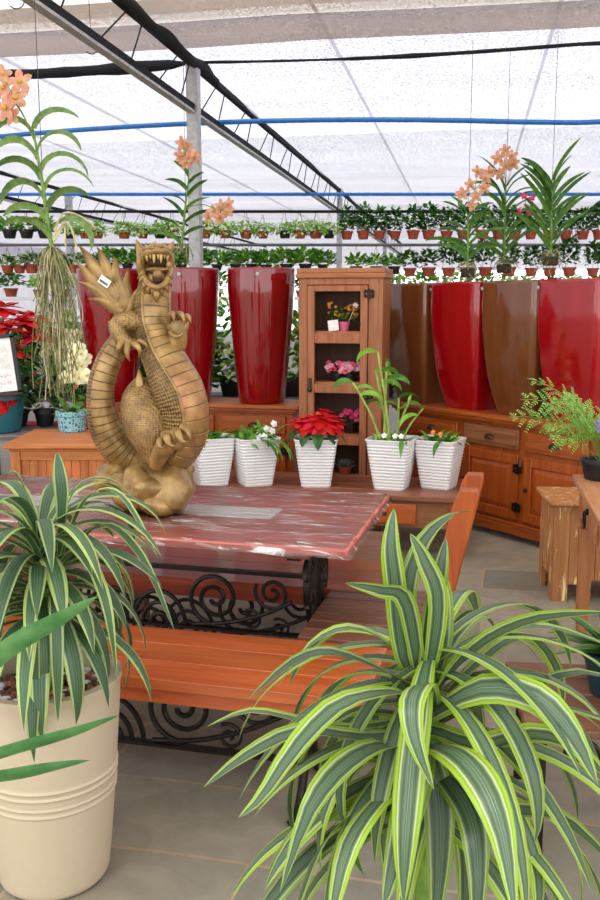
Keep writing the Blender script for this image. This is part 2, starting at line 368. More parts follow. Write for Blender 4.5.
    def leaf(s, base, az, el, L, W, droop=1.0, twist=0.0, n=9, fold=0.25, mat=0, prof=None, na=3, power=1.0, roll=0.0):
        p = Vector(base); pts = [p.copy()]; e = el; st = L / (n - 1); S0 = Vector((-math.sin(az), math.cos(az), 0)); sides = []
        for i in range(n):
            t = i / (n - 1); e = el - droop * (t ** power)
            d = Vector((math.cos(az) * math.cos(e), math.sin(az) * math.cos(e), math.sin(e)))
            sides.append(Matrix.Rotation(roll + twist * t, 3, d) @ S0)
            if i < n - 1: p = p + d * st; pts.append(p.copy())
        f = prof or (lambda t: (0.45 + 0.55 * min(1, t / 0.3)) * (1 - max(0, (t - 0.45) / 0.55) ** 1.8) + 0.01)
        return s.strip(pts, [W * f(i / (n - 1)) for i in range(n)], sides, fold, mat, na)
    def clump(s, n, c, r, L, W, rng, mat=0, el=(-0.4, 1.2), droop=0.7, shell=0.5, nn=4):
        pr = lambda t: math.sin(PI * min(1, max(0.06, t * 0.94 + 0.06))) ** 0.8
        for _ in range(n):
            a = rng.uniform(0, 2 * PI); ph = math.acos(rng.uniform(-0.7, 1)); q = rng.uniform(shell, 1) ** 0.5
            b = (c[0] + r[0] * q * math.sin(ph) * math.cos(a), c[1] + r[1] * q * math.sin(ph) * math.sin(a), c[2] + r[2] * q * math.cos(ph))
            m = rng.choice(mat) if isinstance(mat, (list, tuple)) else mat
            k = rng.uniform(0.7, 1.25)
            s.leaf(b, a + rng.uniform(-0.9, 0.9), rng.uniform(*el), L * k, W * k, droop, rng.uniform(-0.8, 0.8), nn, 0.3, m, pr, 3)
    def flower(s, c, d, r, mat=0, n=5, w=0.8, cup=0.35, cm=None):
        d = Vector(d).normalized(); a = d.orthogonal().normalized(); b = d.cross(a); c = Vector(c)
        pr = [0.25, 0.85, 1.0, 0.7, 0.1]
        for k in range(n):
            t = 2 * PI * k / n + 0.3; o = a * math.cos(t) + b * math.sin(t); sd = a * -math.sin(t) + b * math.cos(t)
            pts = [c + o * (r * q) + d * (r * cup * q * (1.2 - q)) for q in (0.05, 0.3, 0.6, 0.85, 1.0)]
            s.strip(pts, [r * w * x for x in pr], sd, 0.2, mat, 3)
        if cm is not None: s.blob(c + d * r * 0.15, (r * 0.2,) * 3, cm, 0, 0, 1, 1)
    def build(s, name, mats, parent=None, smooth=True, bevel=0.0, label=None, angle=40):
        me = bpy.data.meshes.new(name); me.from_pydata(s.v, [], s.f); me.update()
        mats = mats if isinstance(mats, (list, tuple)) else [mats]
        for m in mats: me.materials.append(M[m] if isinstance(m, str) else m)
        me.polygons.foreach_set('material_index', s.m)
        ul = me.uv_layers.new(name='UVMap'); li = [0] * len(me.loops); me.loops.foreach_get('vertex_index', li)
        ul.data.foreach_set('uv', [x for i in li for x in s.uv[i]])
        if smooth:
            me.polygons.foreach_set('use_smooth', [True] * len(me.polygons)); me.set_sharp_from_angle(angle=math.radians(angle))
        o = bpy.data.objects.new(name, me); C.objects.link(o)
        if parent is not None: o.parent = parent
        if bevel > 0:
            b = o.modifiers.new('bevel', 'BEVEL'); b.width = bevel; b.segments = 2; b.limit_method = 'ANGLE'; b.angle_limit = math.radians(50)
        if label: o['label'] = label
        return o

class Blooms(list):
    # flowers collected one mesh each, so every bloom is a part of its own
    def flower(s, *a, **k): b = MB(); b.flower(*a, **k); s.append(b)
    def build(s, name, mats, parent):
        for b in s: b.build('flower', mats, parent)
def thing(name, label, cat, loc=(0, 0, 0), rz=0.0, group=None):
    o = bpy.data.objects.new(name, None); C.objects.link(o); o.empty_display_size = 0.1
    o.location = loc; o.rotation_euler = (0, 0, rz); o['label'] = label; o['category'] = cat
    if group: o['group'] = group
    return o
def tag(o, label, cat, group=None, kind=None):
    o['label'] = label; o['category'] = cat
    if group: o['group'] = group
    if kind: o['kind'] = kind
    return o
def struct(o, label=None):
    o['kind'] = 'structure'
    if label: o['label'] = label
    return o
def children(o): return [c for c in C.objects if c.parent == o]
KIDS = {}
def dup(root, loc, rz=0.0, label=None, group=None, scale=None):
    if root.name not in KIDS: KIDS[root.name] = [(c, children(c)) for c in children(root)]
    r = root.copy(); C.objects.link(r); r.location = loc; r.rotation_euler = (0, 0, rz)
    if label: r['label'] = label
    if group: r['group'] = group
    if scale: r.scale = (scale,) * 3
    for ch, gr in KIDS[root.name]:
        c = ch.copy(); C.objects.link(c); c.parent = r
        for g in gr:
            d = g.copy(); C.objects.link(d); d.parent = c
    return r
def rsq(w, d, z, r=0.15, n=5, bulge=0.0):
    # rounded rectangle ring
    out = []; rr = r * min(w, d)
    for cx, cy, a0 in ((1, 1, 0), (-1, 1, PI / 2), (-1, -1, PI), (1, -1, 1.5 * PI)):
        for k in range(n):
            a = a0 + PI / 2 * k / (n - 1)
            out.append((cx * (w / 2 - rr) + rr * math.cos(a), cy * (d / 2 - rr) + rr * math.sin(a), z))
    return out

# ================================================================== SETTING
A14 = math.radians(-14); GA = math.radians(-10.4)
GE = Vector((math.cos(GA), math.sin(GA), 0)); GD = Vector((-math.sin(GA), math.cos(GA), 0))   # greenhouse: across, along
PB = Vector((-0.885, 8.0, 0))                                                                  # foot of the near post
def gp(u, v, z=0): p = PB + GE * u + GD * v; return Vector((p.x, p.y, z))
b = MB(); b.bb(-22, 22, -8, 60, -0.1, 0); struct(b.build('floor', 'slate_floor', smooth=False))
def netsheet(name, v0, v1, mat, z0=3.72, sag=0.16, nv=40, off=0.0):
    b = MB(); vs = []; fs = []; nu = 34
    for i in range(nv + 1):
        v = v0 + (v1 - v0) * i / nv
        for j in range(nu + 1):
            u = -17 + 34 * j / nu
            s = abs(math.sin(PI * v / 4.3))
            z = z0 - sag * s + 0.03 * noise.noise(Vector((u * 0.5, v * 1.1, 3.0))) + off
            vs.append(tuple(gp(u, v, z)))
    for i in range(nv):
        for j in range(nu): fs.append((i * (nu + 1) + j, i * (nu + 1) + j + 1, (i + 1) * (nu + 1) + j + 1, (i + 1) * (nu + 1) + j))
    b.add(vs, fs); return struct(b.build(name, mat))
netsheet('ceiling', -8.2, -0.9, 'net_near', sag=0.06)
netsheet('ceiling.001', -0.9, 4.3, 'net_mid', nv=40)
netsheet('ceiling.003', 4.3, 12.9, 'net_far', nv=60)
netsheet('ceiling.004', 12.9, 52, 'net_dim', nv=90, sag=0.1)
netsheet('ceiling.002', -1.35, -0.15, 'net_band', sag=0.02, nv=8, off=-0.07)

def netblocker(name, u, v0, v1):
    b = MB(); n = 30; vs = []
    for i in range(n + 1):
        v = v0 + (v1 - v0) * i / n; vs += [tuple(gp(u, v, 0.02)), tuple(gp(u + 0.05 * math.sin(i * 1.7), v, 1.9)), tuple(gp(u, v, 3.7))]
    b.add(vs, [(i * 3 + k, i * 3 + k + 1, i * 3 + k + 4, i * 3 + k + 3) for i in range(n) for k in (0, 1)]); return struct(b.build(name, 'net_dim'))
netblocker('blocker_net_left', -13.5, -8.2, 40); netblocker('blocker_net_right', 13.5, -8.2, 40)  # added side sheets that dim the horizon reflected in the glazed planters
def post(u, v, label, h=3.6, r=0.05):
    p = gp(u, v); t = thing('steel_post', label, 'post', p, GA, 'steel roof posts')
    b = MB(); b.bb(-r, r, -r, r, 0, h); b.build('shaft', 'steel', t, bevel=0.008)
    b = MB(); b.bb(-0.12, 0.12, -0.12, 0.12, 0, 0.012); b.build('base_plate', 'steel', t)
    return t
post(0, 0, 'grey steel roof post rising behind the dragon head and red tall pots')
post(0, 8.75, 'thin grey steel post rising above the tall open cabinet', r=0.045)
post(-4.72, 8.0, 'thin grey steel post at left behind hanging bare roots', r=0.055)
post(0, 17.5, 'far thin steel post seen deep among hanging rows'); post(4.72, 8.75, 'thin grey steel post standing beyond the right planters')
def truss(u, v0, v1, label, z0=3.21, z1=3.56):
    t = thing('roof_truss', label, 'roof truss', gp(u, v0), 0, 'roof trusses')
    o = gp(u, v0)
    for z, w in ((z0, 0.05), (z1, 0.05)):
        b = MB(); b.beam(gp(u, v0, z) - o, gp(u, v1, z) - o, w, 0.05); c = b.build('chord', 'dark_steel', t)
        if z == z0:
            b = MB(); b.beam(gp(u, v0, z - 0.04) - o, gp(u, v1, z - 0.04) - o, 0.06, 0.02); b.build('lower_strip', 'steel', c)
    n = int((v1 - v0) / 0.55)
    for k in range(n):
        va = v0 + (v1 - v0) * k / n; vb = v0 + (v1 - v0) * (k + 0.5 + 0.5 * (k % 2)) / n
        b = MB(); b.tube([gp(u, va, z0) - o, gp(u, vb, z1) - o], 0.006, 6); b.build('web_bar', 'dark_steel', t)
    return t
truss(0, -7, 24, 'long dark steel roof truss running over the dragon towards the cabinet')
truss(-4.72, 0.5, 24, 'dark steel roof truss at far left behind the hanging orchid')
truss(4.72, 1.0, 24, 'dark steel roof truss glimpsed at far right above hanging pots')

# rolls of black net: along the top chord, and across at the first bay
b = MB(); pts = []; rs = []
for i in range(60):
    v = -6 + 6.6 * i / 59; pts.append(gp(0.03, v, 3.56 + 0.015 * math.sin(v * 7))); rs.append(0.026 + 0.022 * noise.noise(Vector((v * 3, 1, 0))) + 0.016 * (v > -3))
b.tube(pts, rs, 10); tag(b.build('net_roll', 'black_net'), 'bunched black shade net along top chord of long truss', 'shade net')
b = MB(); pts = []; rs = []
for i in range(90):
    u = -7 + 14 * i / 89; pts.append(gp(u, 0.12, 3.6 - 0.03 * abs(math.sin(u))));
    rs.append((0.046 if u < -0.1 else 0.011 if u < 1.2 else 0.016) * (1 + 0.5 * noise.noise(Vector((u * 2.5, 5, 0)))))
b.tube(pts, rs, 10); tag(b.build('net_roll', 'black_net'), 'rolled black shade net running across roof beside the near post', 'shade net')
b = MB(); pts = [gp(u, 0.75, 3.235 - 0.012 * min(u * u, 9)) for u in [-9 + 18 * i / 40 for i in range(41)]]
b.tube(pts, 0.022, 8); tag(b.build('water_pipe', 'blue_plastic'), 'nearer blue water pipe crossing under the roof net', 'pipe')
b = MB(); b.tube([(-9 + 18 * i / 20, 13.4, 3.135) for i in range(21)], 0.024, 8); tag(b.build('water_pipe', 'blue_plastic'), 'farther blue water pipe low in the roof over hanging pots', 'pipe')
# thin roof wires, and bars seen through the net
for u in (-3.4, -1.9, 1.1, 2.9):
    b = MB(); b.tube([gp(u, -3, 3.79), gp(u, 20, 3.79)], 0.016, 6); tag(b.build('roof_bar', 'grey_pipe'), 'slim bar lying over the shade net', 'roof bar', 'slim bars over the shade net')
def hook(u, v, L, label):
    p = gp(u, v); b = MB(); b.tube([(0, 0, 3.68), (0.01, 0, 3.68 - L)], 0.0025, 5)
    b.tube([(0.01 + 0.05 * math.sin(a), 0, 3.68 - L - 0.05 + 0.05 * math.cos(a)) for a in [i * 0.5 for i in range(9)]], 0.004, 5)
    o = b.build('wire_hook', 'wire'); o.location = (p.x, p.y, 0); tag(o, label, 'hook')
q = at(15, 10, 5.9); hook((q - PB).dot(GE), (q - PB).dot(GD), 0.22, 'wire hook hanging at the top left corner of roof')
q = at(90, 45, 6.6); hook((q - PB).dot(GE), (q - PB).dot(GD), 0.3, 'wire hook hanging just under the long truss')

# rails the hanging pots are clipped to
YR = 11.0
for z, m, lab in ((2.665, 'dark_steel', 'upper dark rail carrying the top row of hanging pots'), (2.285, 'grey_pipe', 'lower grey rail carrying the second row of hanging pots')):
    b = MB(); b.tube([(-8, YR, z), (8, YR, z)], 0.017, 8); tag(b.build('rail', m), lab, 'rail')

# ================================================================== FURNITURE
TC = Vector((-0.70, 3.687, 0)); TE = Vector((math.cos(A14), math.sin(A14), 0)); TD = Vector((-math.sin(A14), math.cos(A14), 0))
def tw(u, v, z=0): p = TC + TE * u + TD * v; return Vector((p.x, p.y, z))
def spiral(b, cx, cz, r, turns, y=0.0, a0=0.0, dr=1, w=0.009, mirror=1):
    n = int(26 * turns); pts = []
    for i in range(n + 1):
        t = i / n; a = a0 + dr * 2 * PI * turns * t; rr = r * (1 - 0.86 * t)
        pts.append((cx + mirror * rr * math.cos(a), y, cz + rr * math.sin(a)))
    b.tube(pts, w, 8)
def scroll_panel(name, u0, u1, z0, z1, parent, y=0.0):
    # wrought iron panel: two bars and mirrored scrolls between them
    b = MB(); b.beam((u0, y, z1), (u1, y, z1), 0.03, 0.014); b.beam((u0, y, z0), (u1, y, z0), 0.03, 0.012)
    h = z1 - z0; L = u1 - u0
    for cx, mi in ((u0 + L * 0.27, 1), (u1 - L * 0.27, -1)):
        spiral(b, cx, z0 + h * 0.52, h * 0.46, 2.2, y, -PI / 2, 1, 0.0095, mi)
        spiral(b, cx - mi * h * 0.98, z0 + h * 0.68, h * 0.30, 1.9, y, 0.5, -1, 0.008, mi)
        spiral(b, cx - mi * h * 0.62, z0 + h * 0.2, h * 0.18, 1.5, y, 1.0, 1, 0.007, mi)
        b.tube([(x, y, z) for x, z in catmull([(cx - mi * h * 1.3, z0 + h * 0.55), (cx - mi * h * 0.8, z0 + h * 0.3), (cx - mi * h * 0.2, z0 + 0.03), (cx + mi * h * 0.4, z0 + 0.012)], 16)], 0.009, 8)
        for rr in (0.46, 0.30, 0.15):
            b.tube([(cx + mi * (h * 0.98 + h * rr * math.cos(a)), y, z0 + h * rr * 1.25 * math.sin(a)) for a in [PI * i / 18 for i in range(19)]], 0.009 if rr > 0.2 else 0.012, 8)
    return b.build(name, 'iron', parent)
def iron_trestle(parent, u, z, hw, big):
    t = None
    b = MB(); b.box((u, 0, z - 0.015), (0.05, hw * 2, 0.022))
    for s in (-1, 1):
        b.tube([(u, s * x, zz) for x, zz in catmull([(hw * 0.25, z - 0.02), (hw * 0.45, z * 0.72), (hw * 0.22, z * 0.45), (hw * 0.55, z * 0.18), (hw * 0.9, 0.012)], 22)], 0.015, 8)
        b.tube([(u, s * x, zz) for x, zz in catmull([(hw * 0.05, z - 0.02), (hw * 0.1, z * 0.6), (hw * 0.2, z * 0.45)], 12)], 0.013, 8)
        b.blob((u, s * hw * 0.9, 0.012), (0.03, 0.03, 0.012), 0, 0, 0, 1, 2)
        if big:
            n = 40
            for k, (cy, cz, r) in enumerate(((0.12, z * 0.80, 0.075), (0.10, z * 0.62, 0.05))):
                b.tube([(u, s * (cy + r * (1 - 0.8 * i / n) * math.cos(0.3 * i)), cz + r * (1 - 0.8 * i / n) * math.sin(0.3 * i)) for i in range(n + 1)], 0.011, 8)
    return b.build('trestle', 'iron', parent)

# --- dining table
t = thing('dining_table', 'long red plank table with scrolled iron legs under the dragon statue', 'table', tw(0, 0.03), A14)
b = MB(); W = 0.96; np_ = 5; pw = W / np_
for k in range(np_):
    y0 = -W / 2 + k * pw
    if k == 2:
        b.bb(-1.0, 0.62, y0 + 0.004, y0 + pw - 0.004, 0.752, 0.78, 1); b.bb(0.626, 1.0, y0 + 0.004, y0 + pw - 0.004, 0.752, 0.78, 0)
    else: b.bb(-1.0, 1.0, y0 + 0.004, y0 + pw - 0.004, 0.752, 0.78, 0)
b.build('tabletop', ['wood_red', 'wood_greyed'], t, bevel=0.006)
b = MB(); nx, ny = 70, 40; vs = []; fs = []
for j in range(ny + 1):
    for i in range(nx + 1):
        x = -1.012 + 2.024 * i / nx; y = -W / 2 - 0.012 + (W + 0.024) * j / ny
        z = 0.784 + 0.0025 * noise.noise(Vector((x * 5, y * 14, 0))); e = (i in (0, nx)) or (j in (0, ny))
        if e: z = 0.752 + 0.008 * noise.noise(Vector((x * 9, y * 9, 2)))
        vs.append((x, y, z))
for j in range(ny):
    for i in range(nx): fs.append((j * (nx + 1) + i, j * (nx + 1) + i + 1, (j + 1) * (nx + 1) + i + 1, (j + 1) * (nx + 1) + i))
b.add(vs, fs); b.build('plastic_wrap', 'plastic_wrap', t, label='clear creased plastic film')
for u in (-0.78, 0.78):
    b = MB(); b.bb(u - 0.07, u + 0.07, -0.42, 0.42, 0.722, 0.752); b.build('support_bar', 'wood_brown', t)
    iron_trestle(t, u, 0.722, 0.36, True)
scroll_panel('scroll_panel', -0.77, 0.77, 0.28, 0.53, t)

# --- benches
def bench(name, label, v0, v1, u0, u1, mat, z=0.45):
    um, vm = (u0 + u1) / 2, (v0 + v1) / 2; t = thing(name, label, 'bench', tw(um, vm), A14)
    hu, hv = (u1 - u0) / 2, (v1 - v0) / 2; b = MB(); n = 3; w = 2 * hv / n
    for k in range(n): b.bb(-hu, hu, -hv + k * w + 0.0015, -hv + (k + 1) * w - 0.0015, z - 0.035, z)
    b.build('seat', mat, t, bevel=0.002)
    b = MB(); b.bb(-hu + 0.03, hu - 0.03, -hv + 0.02, -hv + 0.045, z - 0.085, z - 0.035); b.bb(-hu + 0.03, hu - 0.03, hv - 0.045, hv - 0.02, z - 0.085, z - 0.035); b.build('apron', mat, t)
    for s in (-1, 1): iron_trestle(t, s * (hu - 0.22), z - 0.035, hv * 0.9, False)
    scroll_panel('scroll_panel', -hu + 0.23, hu - 0.23, 0.12, z - 0.06, t)
    return t
bench('bench', 'orange varnished plank bench with scrolled iron base in front of table', -0.89, -0.45, -0.92, 1.14, 'wood_bench')
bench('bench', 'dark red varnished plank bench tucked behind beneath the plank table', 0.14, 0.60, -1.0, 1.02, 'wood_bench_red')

# --- low slatted table behind the far bench
t = thing('slatted_table', 'low brown slatted wooden table behind the dark red bench', 'low table', tw(0.28, 1.05), A14)
b = MB()
for k in range(7): b.bb(-0.65, 0.65, -0.34 + k * 0.1, -0.34 + k * 0.1 + 0.09, 0.36, 0.385)
b.build('slatted_top', 'wood_brown', t, bevel=0.003)
for x in (-0.58, 0.58):
    for y in (-0.28, 0.3):
        b = MB(); b.bb(x - 0.03, x + 0.03, y - 0.03, y + 0.03, 0, 0.36); b.build('leg', 'wood_brown', t, bevel=0.003)

# --- slatted chair at the table end
t = thing('slatted_chair', 'wooden chair with brown slatted seat and tall leaning orange back post', 'chair', tw(1.05, -0.10), A14)
b = MB()
for k in range(7): b.bb(-0.235, 0.22, -0.31 + k * 0.09, -0.31 + k * 0.09 + 0.082, 0.425, 0.448)
b.build('seat', 'wood_brown', t, bevel=0.004)
for y in (-0.29, 0.29):
    b = MB(); b.bb(-0.21, 0.19, y - 0.018, y + 0.018, 0.365, 0.425); b.build('seat_rail', 'wood_bench', t, bevel=0.003)
    b = MB(); b.bb(-0.225, -0.17, y - 0.03, y + 0.03, 0, 0.365); b.build('leg', 'wood_bench', t, bevel=0.004)
for y in (-0.21, 0.09):
    b = MB(); rings = []
    for x, z, w in ((0.18, 0.0, 0.07), (0.215, 0.40, 0.085), (0.242, 0.55, 0.085), (0.332, 0.95, 0.08), (0.342, 0.985, 0.06)):
        rings.append([(x - w / 2, y - 0.026, z), (x + w / 2, y - 0.026, z), (x + w / 2, y + 0.026, z), (x - w / 2, y + 0.026, z)])
    b.loft(rings); b.build('back_post', 'wood_honey_up', t, bevel=0.006)
for z, x in ((0.62, 0.253), (0.74, 0.28), (0.86, 0.307)):
    b = MB(); b.box((x, -0.06, z), (0.022, 0.25, 0.075), 0, 0, Matrix.Rotation(0.21, 3, 'Y')); b.build('back_slat', 'wood_bench', t, bevel=0.004)
b = MB(); b.bb(0.16, 0.2, -0.27, 0.27, 0.37, 0.424); b.build('rear_rail', 'wood_bench', t, bevel=0.003)

# --- low reclaimed wood console with the white pots on it
cf0 = Vector((0.998, 5.622, 0)); CL = 2.05; CDp = 0.66
cc = cf0 + TE * (0.03 - CL / 2) + TD * (CDp / 2)
CONS = cc
t = thing('low_console', 'low reclaimed wood console with drawers carrying the five white ribbed pots', 'console', cc, A14)
b = MB()
for k in range(4): b.bb(-CL / 2, CL / 2, -CDp / 2 + k * CDp / 4 + 0.001, -CDp / 2 + (k + 1) * CDp / 4 - 0.001, 0.368, 0.40)
b.build('top', 'wood_reclaimed_dark', t, bevel=0.004)
b = MB()
for s in (-1, 1): b.bb(-CL / 2 + 0.05, CL / 2 - 0.05, s * (CDp / 2 - 0.05) - 0.012, s * (CDp / 2 - 0.05) + 0.012, 0.19, 0.368)
for s in (-1, 1): b.bb(s * (CL / 2 - 0.06) - 0.012, s * (CL / 2 - 0.06) + 0.012, -CDp / 2 + 0.07, CDp / 2 - 0.07, 0.19, 0.368)
b.build('apron', 'wood_reclaimed', t, bevel=0.003)
for x in (-CL / 2 + 0.06, CL / 2 - 0.06):
    for y in (-CDp / 2 + 0.06, CDp / 2 - 0.06):
        b = MB(); b.bb(x - 0.04, x + 0.04, y - 0.04, y + 0.04, 0, 0.368); b.build('leg', 'wood_honey_up', t, bevel=0.004)
for x in (-0.62, 0.0, 0.52):
    b = MB(); b.bb(x - 0.2, x + 0.2, -CDp / 2 + 0.018, -CDp / 2 + 0.04, 0.215, 0.345); d = b.build('drawer', 'wood_bench', t, bevel=0.005)
    b = MB(); b.blob((x, -CDp / 2 + 0.008, 0.28), (0.014, 0.014, 0.014), 0, 0, 0, 1, 2); b.build('knob', 'brass_dark', d)

# --- dressers
def cup_pull(x, y, z, parent, s=1.0):
    b = MB(); n = 12; rings = []
    for k, (q, dz) in enumerate(((1.0, 0), (0.92, 0.4), (0.7, 0.75), (0.35, 1.0))):
        rings.append([(x + 0.045 * s * q * math.cos(PI * i / n), y - 0.026 * s * dz, z + 0.032 * s * q * math.sin(PI * i / n)) for i in range(n + 1)])
    b.loft(rings, 0, True); return b.build('handle', 'brass_dark', parent, label='dark cup pull')
def hinge(x, y, z, parent):
    b = MB(); b.bb(x - 0.006, x + 0.006, y - 0.014, y, z - 0.035, z + 0.035)
    for s in (-1, 1):
        for dz in (-0.022, 0.022): b.box((x + s * 0.016, y - 0.004, z + dz * 0.8), (0.028, 0.006, 0.022), 0)
        b.box((x + s * 0.03, y - 0.004, z), (0.012, 0.006, 0.05), 0)
    return b.build('hinge', 'iron', parent)
def raised_panel(parent, name, x0, x1, z0, z1, y, mats=('wood_honey_up',), fr=0.065, th=0.022):
    b = MB(); b.bb(x0, x0 + fr, y - th, y, z0, z1); b.bb(x1 - fr, x1, y - th, y, z0, z1); b.bb(x0 + fr, x1 - fr, y - th, y, z0, z0 + fr); b.bb(x0 + fr, x1 - fr, y - th, y, z1 - fr, z1)
    d = b.build(name, 'wood_honey_up', parent, bevel=0.004)
    a0, a1, c0, c1 = x0 + fr, x1 - fr, z0 + fr, z1 - fr; m = 0.035; b = MB()
    o = [(a0, y - 0.006, c0), (a1, y - 0.006, c0), (a1, y - 0.006, c1), (a0, y - 0.006, c1)]
    i1 = [(a0 + m, y - 0.018, c0 + m), (a1 - m, y - 0.018, c0 + m), (a1 - m, y - 0.018, c1 - m), (a0 + m, y - 0.018, c1 - m)]
    b.add(o + i1, [(0, 1, 5, 4), (1, 2, 6, 5), (2, 3, 7, 6), (3, 0, 4, 7), (4, 5, 6, 7)]); b.build('panel', 'wood_honey_up', d, smooth=False)
    return d
def dresser(label, loc, rz, L, bays, depth=0.45, H=0.85, knobs=('left', 'left', 'left'), worn=None):
    # origin: front left foot; x to the right along the front, y backwards
    t = thing('dresser', label, 'dresser', loc, rz)
    b = MB(); b.bb(0.02, L - 0.02, 0.03, depth, 0.07, H - 0.05); b.build('body', 'wood_honey_up', t, bevel=0.003)
    b = MB(); b.bb(0.0, L, 0.0, depth + 0.01, 0.045, 0.105); b.bb(0.03, L - 0.03, 0.012, depth - 0.01, 0.105, 0.125); b.build('plinth', 'wood_honey', t, bevel=0.006)
    for x in (0.05, L - 0.05):
        for y in (0.06, depth - 0.06): q = MB(); q.bb(x - 0.035, x + 0.035, y - 0.035, y + 0.035, 0, 0.045); q.build('foot', 'wood_honey', t)
    b = MB()
    for k in range(3): b.bb(-0.03, L + 0.03, -0.03 + k * (depth + 0.05) / 3 + 0.0005, -0.03 + (k + 1) * (depth + 0.05) / 3 - 0.0005, H - 0.028, H)
    b.bb(-0.012, L + 0.012, -0.012, depth + 0.012, H - 0.05, H - 0.028); b.bb(0.006, L - 0.006, 0.008, depth, H - 0.068, H - 0.05)
    b.build('top', 'wood_honey', t, bevel=0.005)
    for i, (x0, x1) in enumerate(bays):
        z1 = H - 0.085; z0 = z1 - 0.135
        b = MB(); b.bb(x0, x1, 0.008, 0.03, z0, z1); dr = b.build('drawer', worn if (worn and i == 1) else 'wood_honey', t, bevel=0.006)
        b = MB(); b.bb(x0 + 0.03, x1 - 0.03, 0.002, 0.008, z0 + 0.025, z1 - 0.025); b.build('panel', worn if (worn and i == 1) else 'wood_honey', dr, bevel=0.004)
        cup_pull((x0 + x1) / 2, 0.002, (z0 + z1) / 2 - 0.012, dr)
        dz1 = z0 - 0.035; dd = raised_panel(t, 'door', x0, x1, 0.15, dz1, 0.03)
        k = knobs[i % len(knobs)]; kx = x0 + 0.03 if k == 'left' else x1 - 0.03; hx = x1 + 0.002 if k == 'left' else x0 - 0.002
        b = MB(); b.blob((kx, -0.006, 0.15 + (dz1 - 0.15) * 0.5), (0.014, 0.016, 0.014), 0, 0, 0, 1, 2); b.build('knob', 'iron', dd)
        for hz in (0.15 + 0.09, dz1 - 0.09): hinge(hx, 0.008, hz, dd)
    for (x0, x1), (y0, y1) in zip(bays[:-1], bays[1:]):
        b = MB(); b.box(((x1 + y0) / 2, 0.006, 0.545), (0.018, 0.014, 0.045)); b.build('latch', 'wood_brown', t, bevel=0.003)
    return t
RA = math.radians(-56); RU = Vector((math.cos(RA), math.sin(RA), 0)); RN = Vector((-math.sin(RA), math.cos(RA), 0))   # RN points to the back
RP = Vector((1.21, 6.46, 0)) + RU * -0.85
dresser('honey wood dresser under the brown and red square planters', RP, RA, 1.97, [(0.16, 0.70), (0.77, 1.29), (1.345, 1.86)], knobs=('left', 'left', 'left'), worn='wood_reclaimed')
LP = Vector((-0.015, 6.835, 0)) - TE * 1.80
dresser('honey wood dresser under the round red pots behind the dragon', LP, A14, 1.78, [(0.06, 0.55), (0.62, 1.13), (1.20, 1.70)], knobs=('left', 'left', 'left'))

# --- tall open cabinet
cl = at(299.5, 400, 6.62); t = thing('tall_cabinet', 'tall narrow brown wooden cabinet with open glassless door holding small pots', 'cabinet', (cl.x, cl.y, 0), A14)
CABP = Vector((cl.x, cl.y, 0)); CW, CDD, CH = 0.60, 0.34, 1.785
def cw(x, y, z=0): p = CABP + TE * x + TD * y; return Vector((p.x, p.y, z))
b = MB(); b.bb(0, 0.02, 0.0, CDD, 0, CH); b.bb(CW - 0.02, CW, 0, CDD, 0, CH); b.bb(0.02, CW - 0.02, CDD - 0.015, CDD, 0.02, CH); b.bb(0.02, CW - 0.02, 0.02, CDD - 0.015, CH - 0.02, CH); b.bb(0.02, CW - 0.02, 0.02, CDD - 0.015, 0.1, 0.12)
b.bb(0.02, CW - 0.02, 0.0, 0.02, 0, 0.14)
b.build('body', ['wood_cabinet'], t, bevel=0.003)
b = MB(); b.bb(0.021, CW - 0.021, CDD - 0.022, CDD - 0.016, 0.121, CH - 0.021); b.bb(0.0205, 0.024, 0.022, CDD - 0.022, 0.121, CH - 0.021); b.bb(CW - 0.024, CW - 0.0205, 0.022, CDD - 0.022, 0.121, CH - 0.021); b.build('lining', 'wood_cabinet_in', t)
def cz(py): return at(340, py, 6.62).z
SH = [cz(331), cz(381.5), cz(433), cz(474)]
b = MB(); b.bb(0.0, 0.062, -0.02, 0.0, 0, CH - 0.005); b.bb(CW - 0.10, CW, -0.02, 0.0, 0, CH - 0.005); b.bb(0.062, CW - 0.10, -0.02, 0, CH - 0.05, CH - 0.005); b.build('face_frame', 'wood_cabinet', t, bevel=0.004)
b = MB()
for k, wq in ((0, 0.03), (1, 0.015)): b.bb(-0.045 + wq, CW + 0.045 - wq, -0.06 + wq, CDD + 0.01, CH + 0.035 * (1 - k) - 0.005 * (1 - k) - 0.0, CH + 0.035 * (1 - k) + 0.03) if k == 0 else b.bb(-0.02, CW + 0.02, -0.035, CDD + 0.01, CH - 0.005, CH + 0.03)
b.build('cornice', 'wood_cabinet_side', t, bevel=0.006)
x0, x1 = 0.066, CW - 0.105; zt = CH - 0.055; ho = [(cz(291.6), SH[0]), (cz(343), SH[1]), (cz(392), SH[2]), (cz(443), SH[3])]
b = MB(); b.bb(x0, x0 + 0.05, -0.034, -0.004, 0.12, zt); b.bb(x1 - 0.05, x1, -0.034, -0.004, 0.12, zt)
b.bb(x0 + 0.05, x1 - 0.05, -0.034, -0.004, ho[0][0], zt)
for (a, c), (d, e) in zip(ho[:-1], ho[1:]): b.bb(x0 + 0.05, x1 - 0.05, -0.034, -0.004, d, c - 0.012)
b.bb(x0 + 0.05, x1 - 0.05, -0.034, -0.004, 0.12, SH[3] - 0.012)
dd = b.build('door', 'wood_cabinet', t, bevel=0.004)
for z in (SH[0] + 0.26, SH[2] + 0.28): hinge(x1 + 0.01, -0.03, z, dd)
b = MB(); b.box((x0 + 0.02, -0.04, SH[1] - 0.02), (0.025, 0.012, 0.1)); b.blob((x0 + 0.02, -0.05, SH[1] - 0.05), (0.018, 0.012, 0.018), 0, 0, 0, 1, 2); b.build('lock', 'brass_dark', dd)
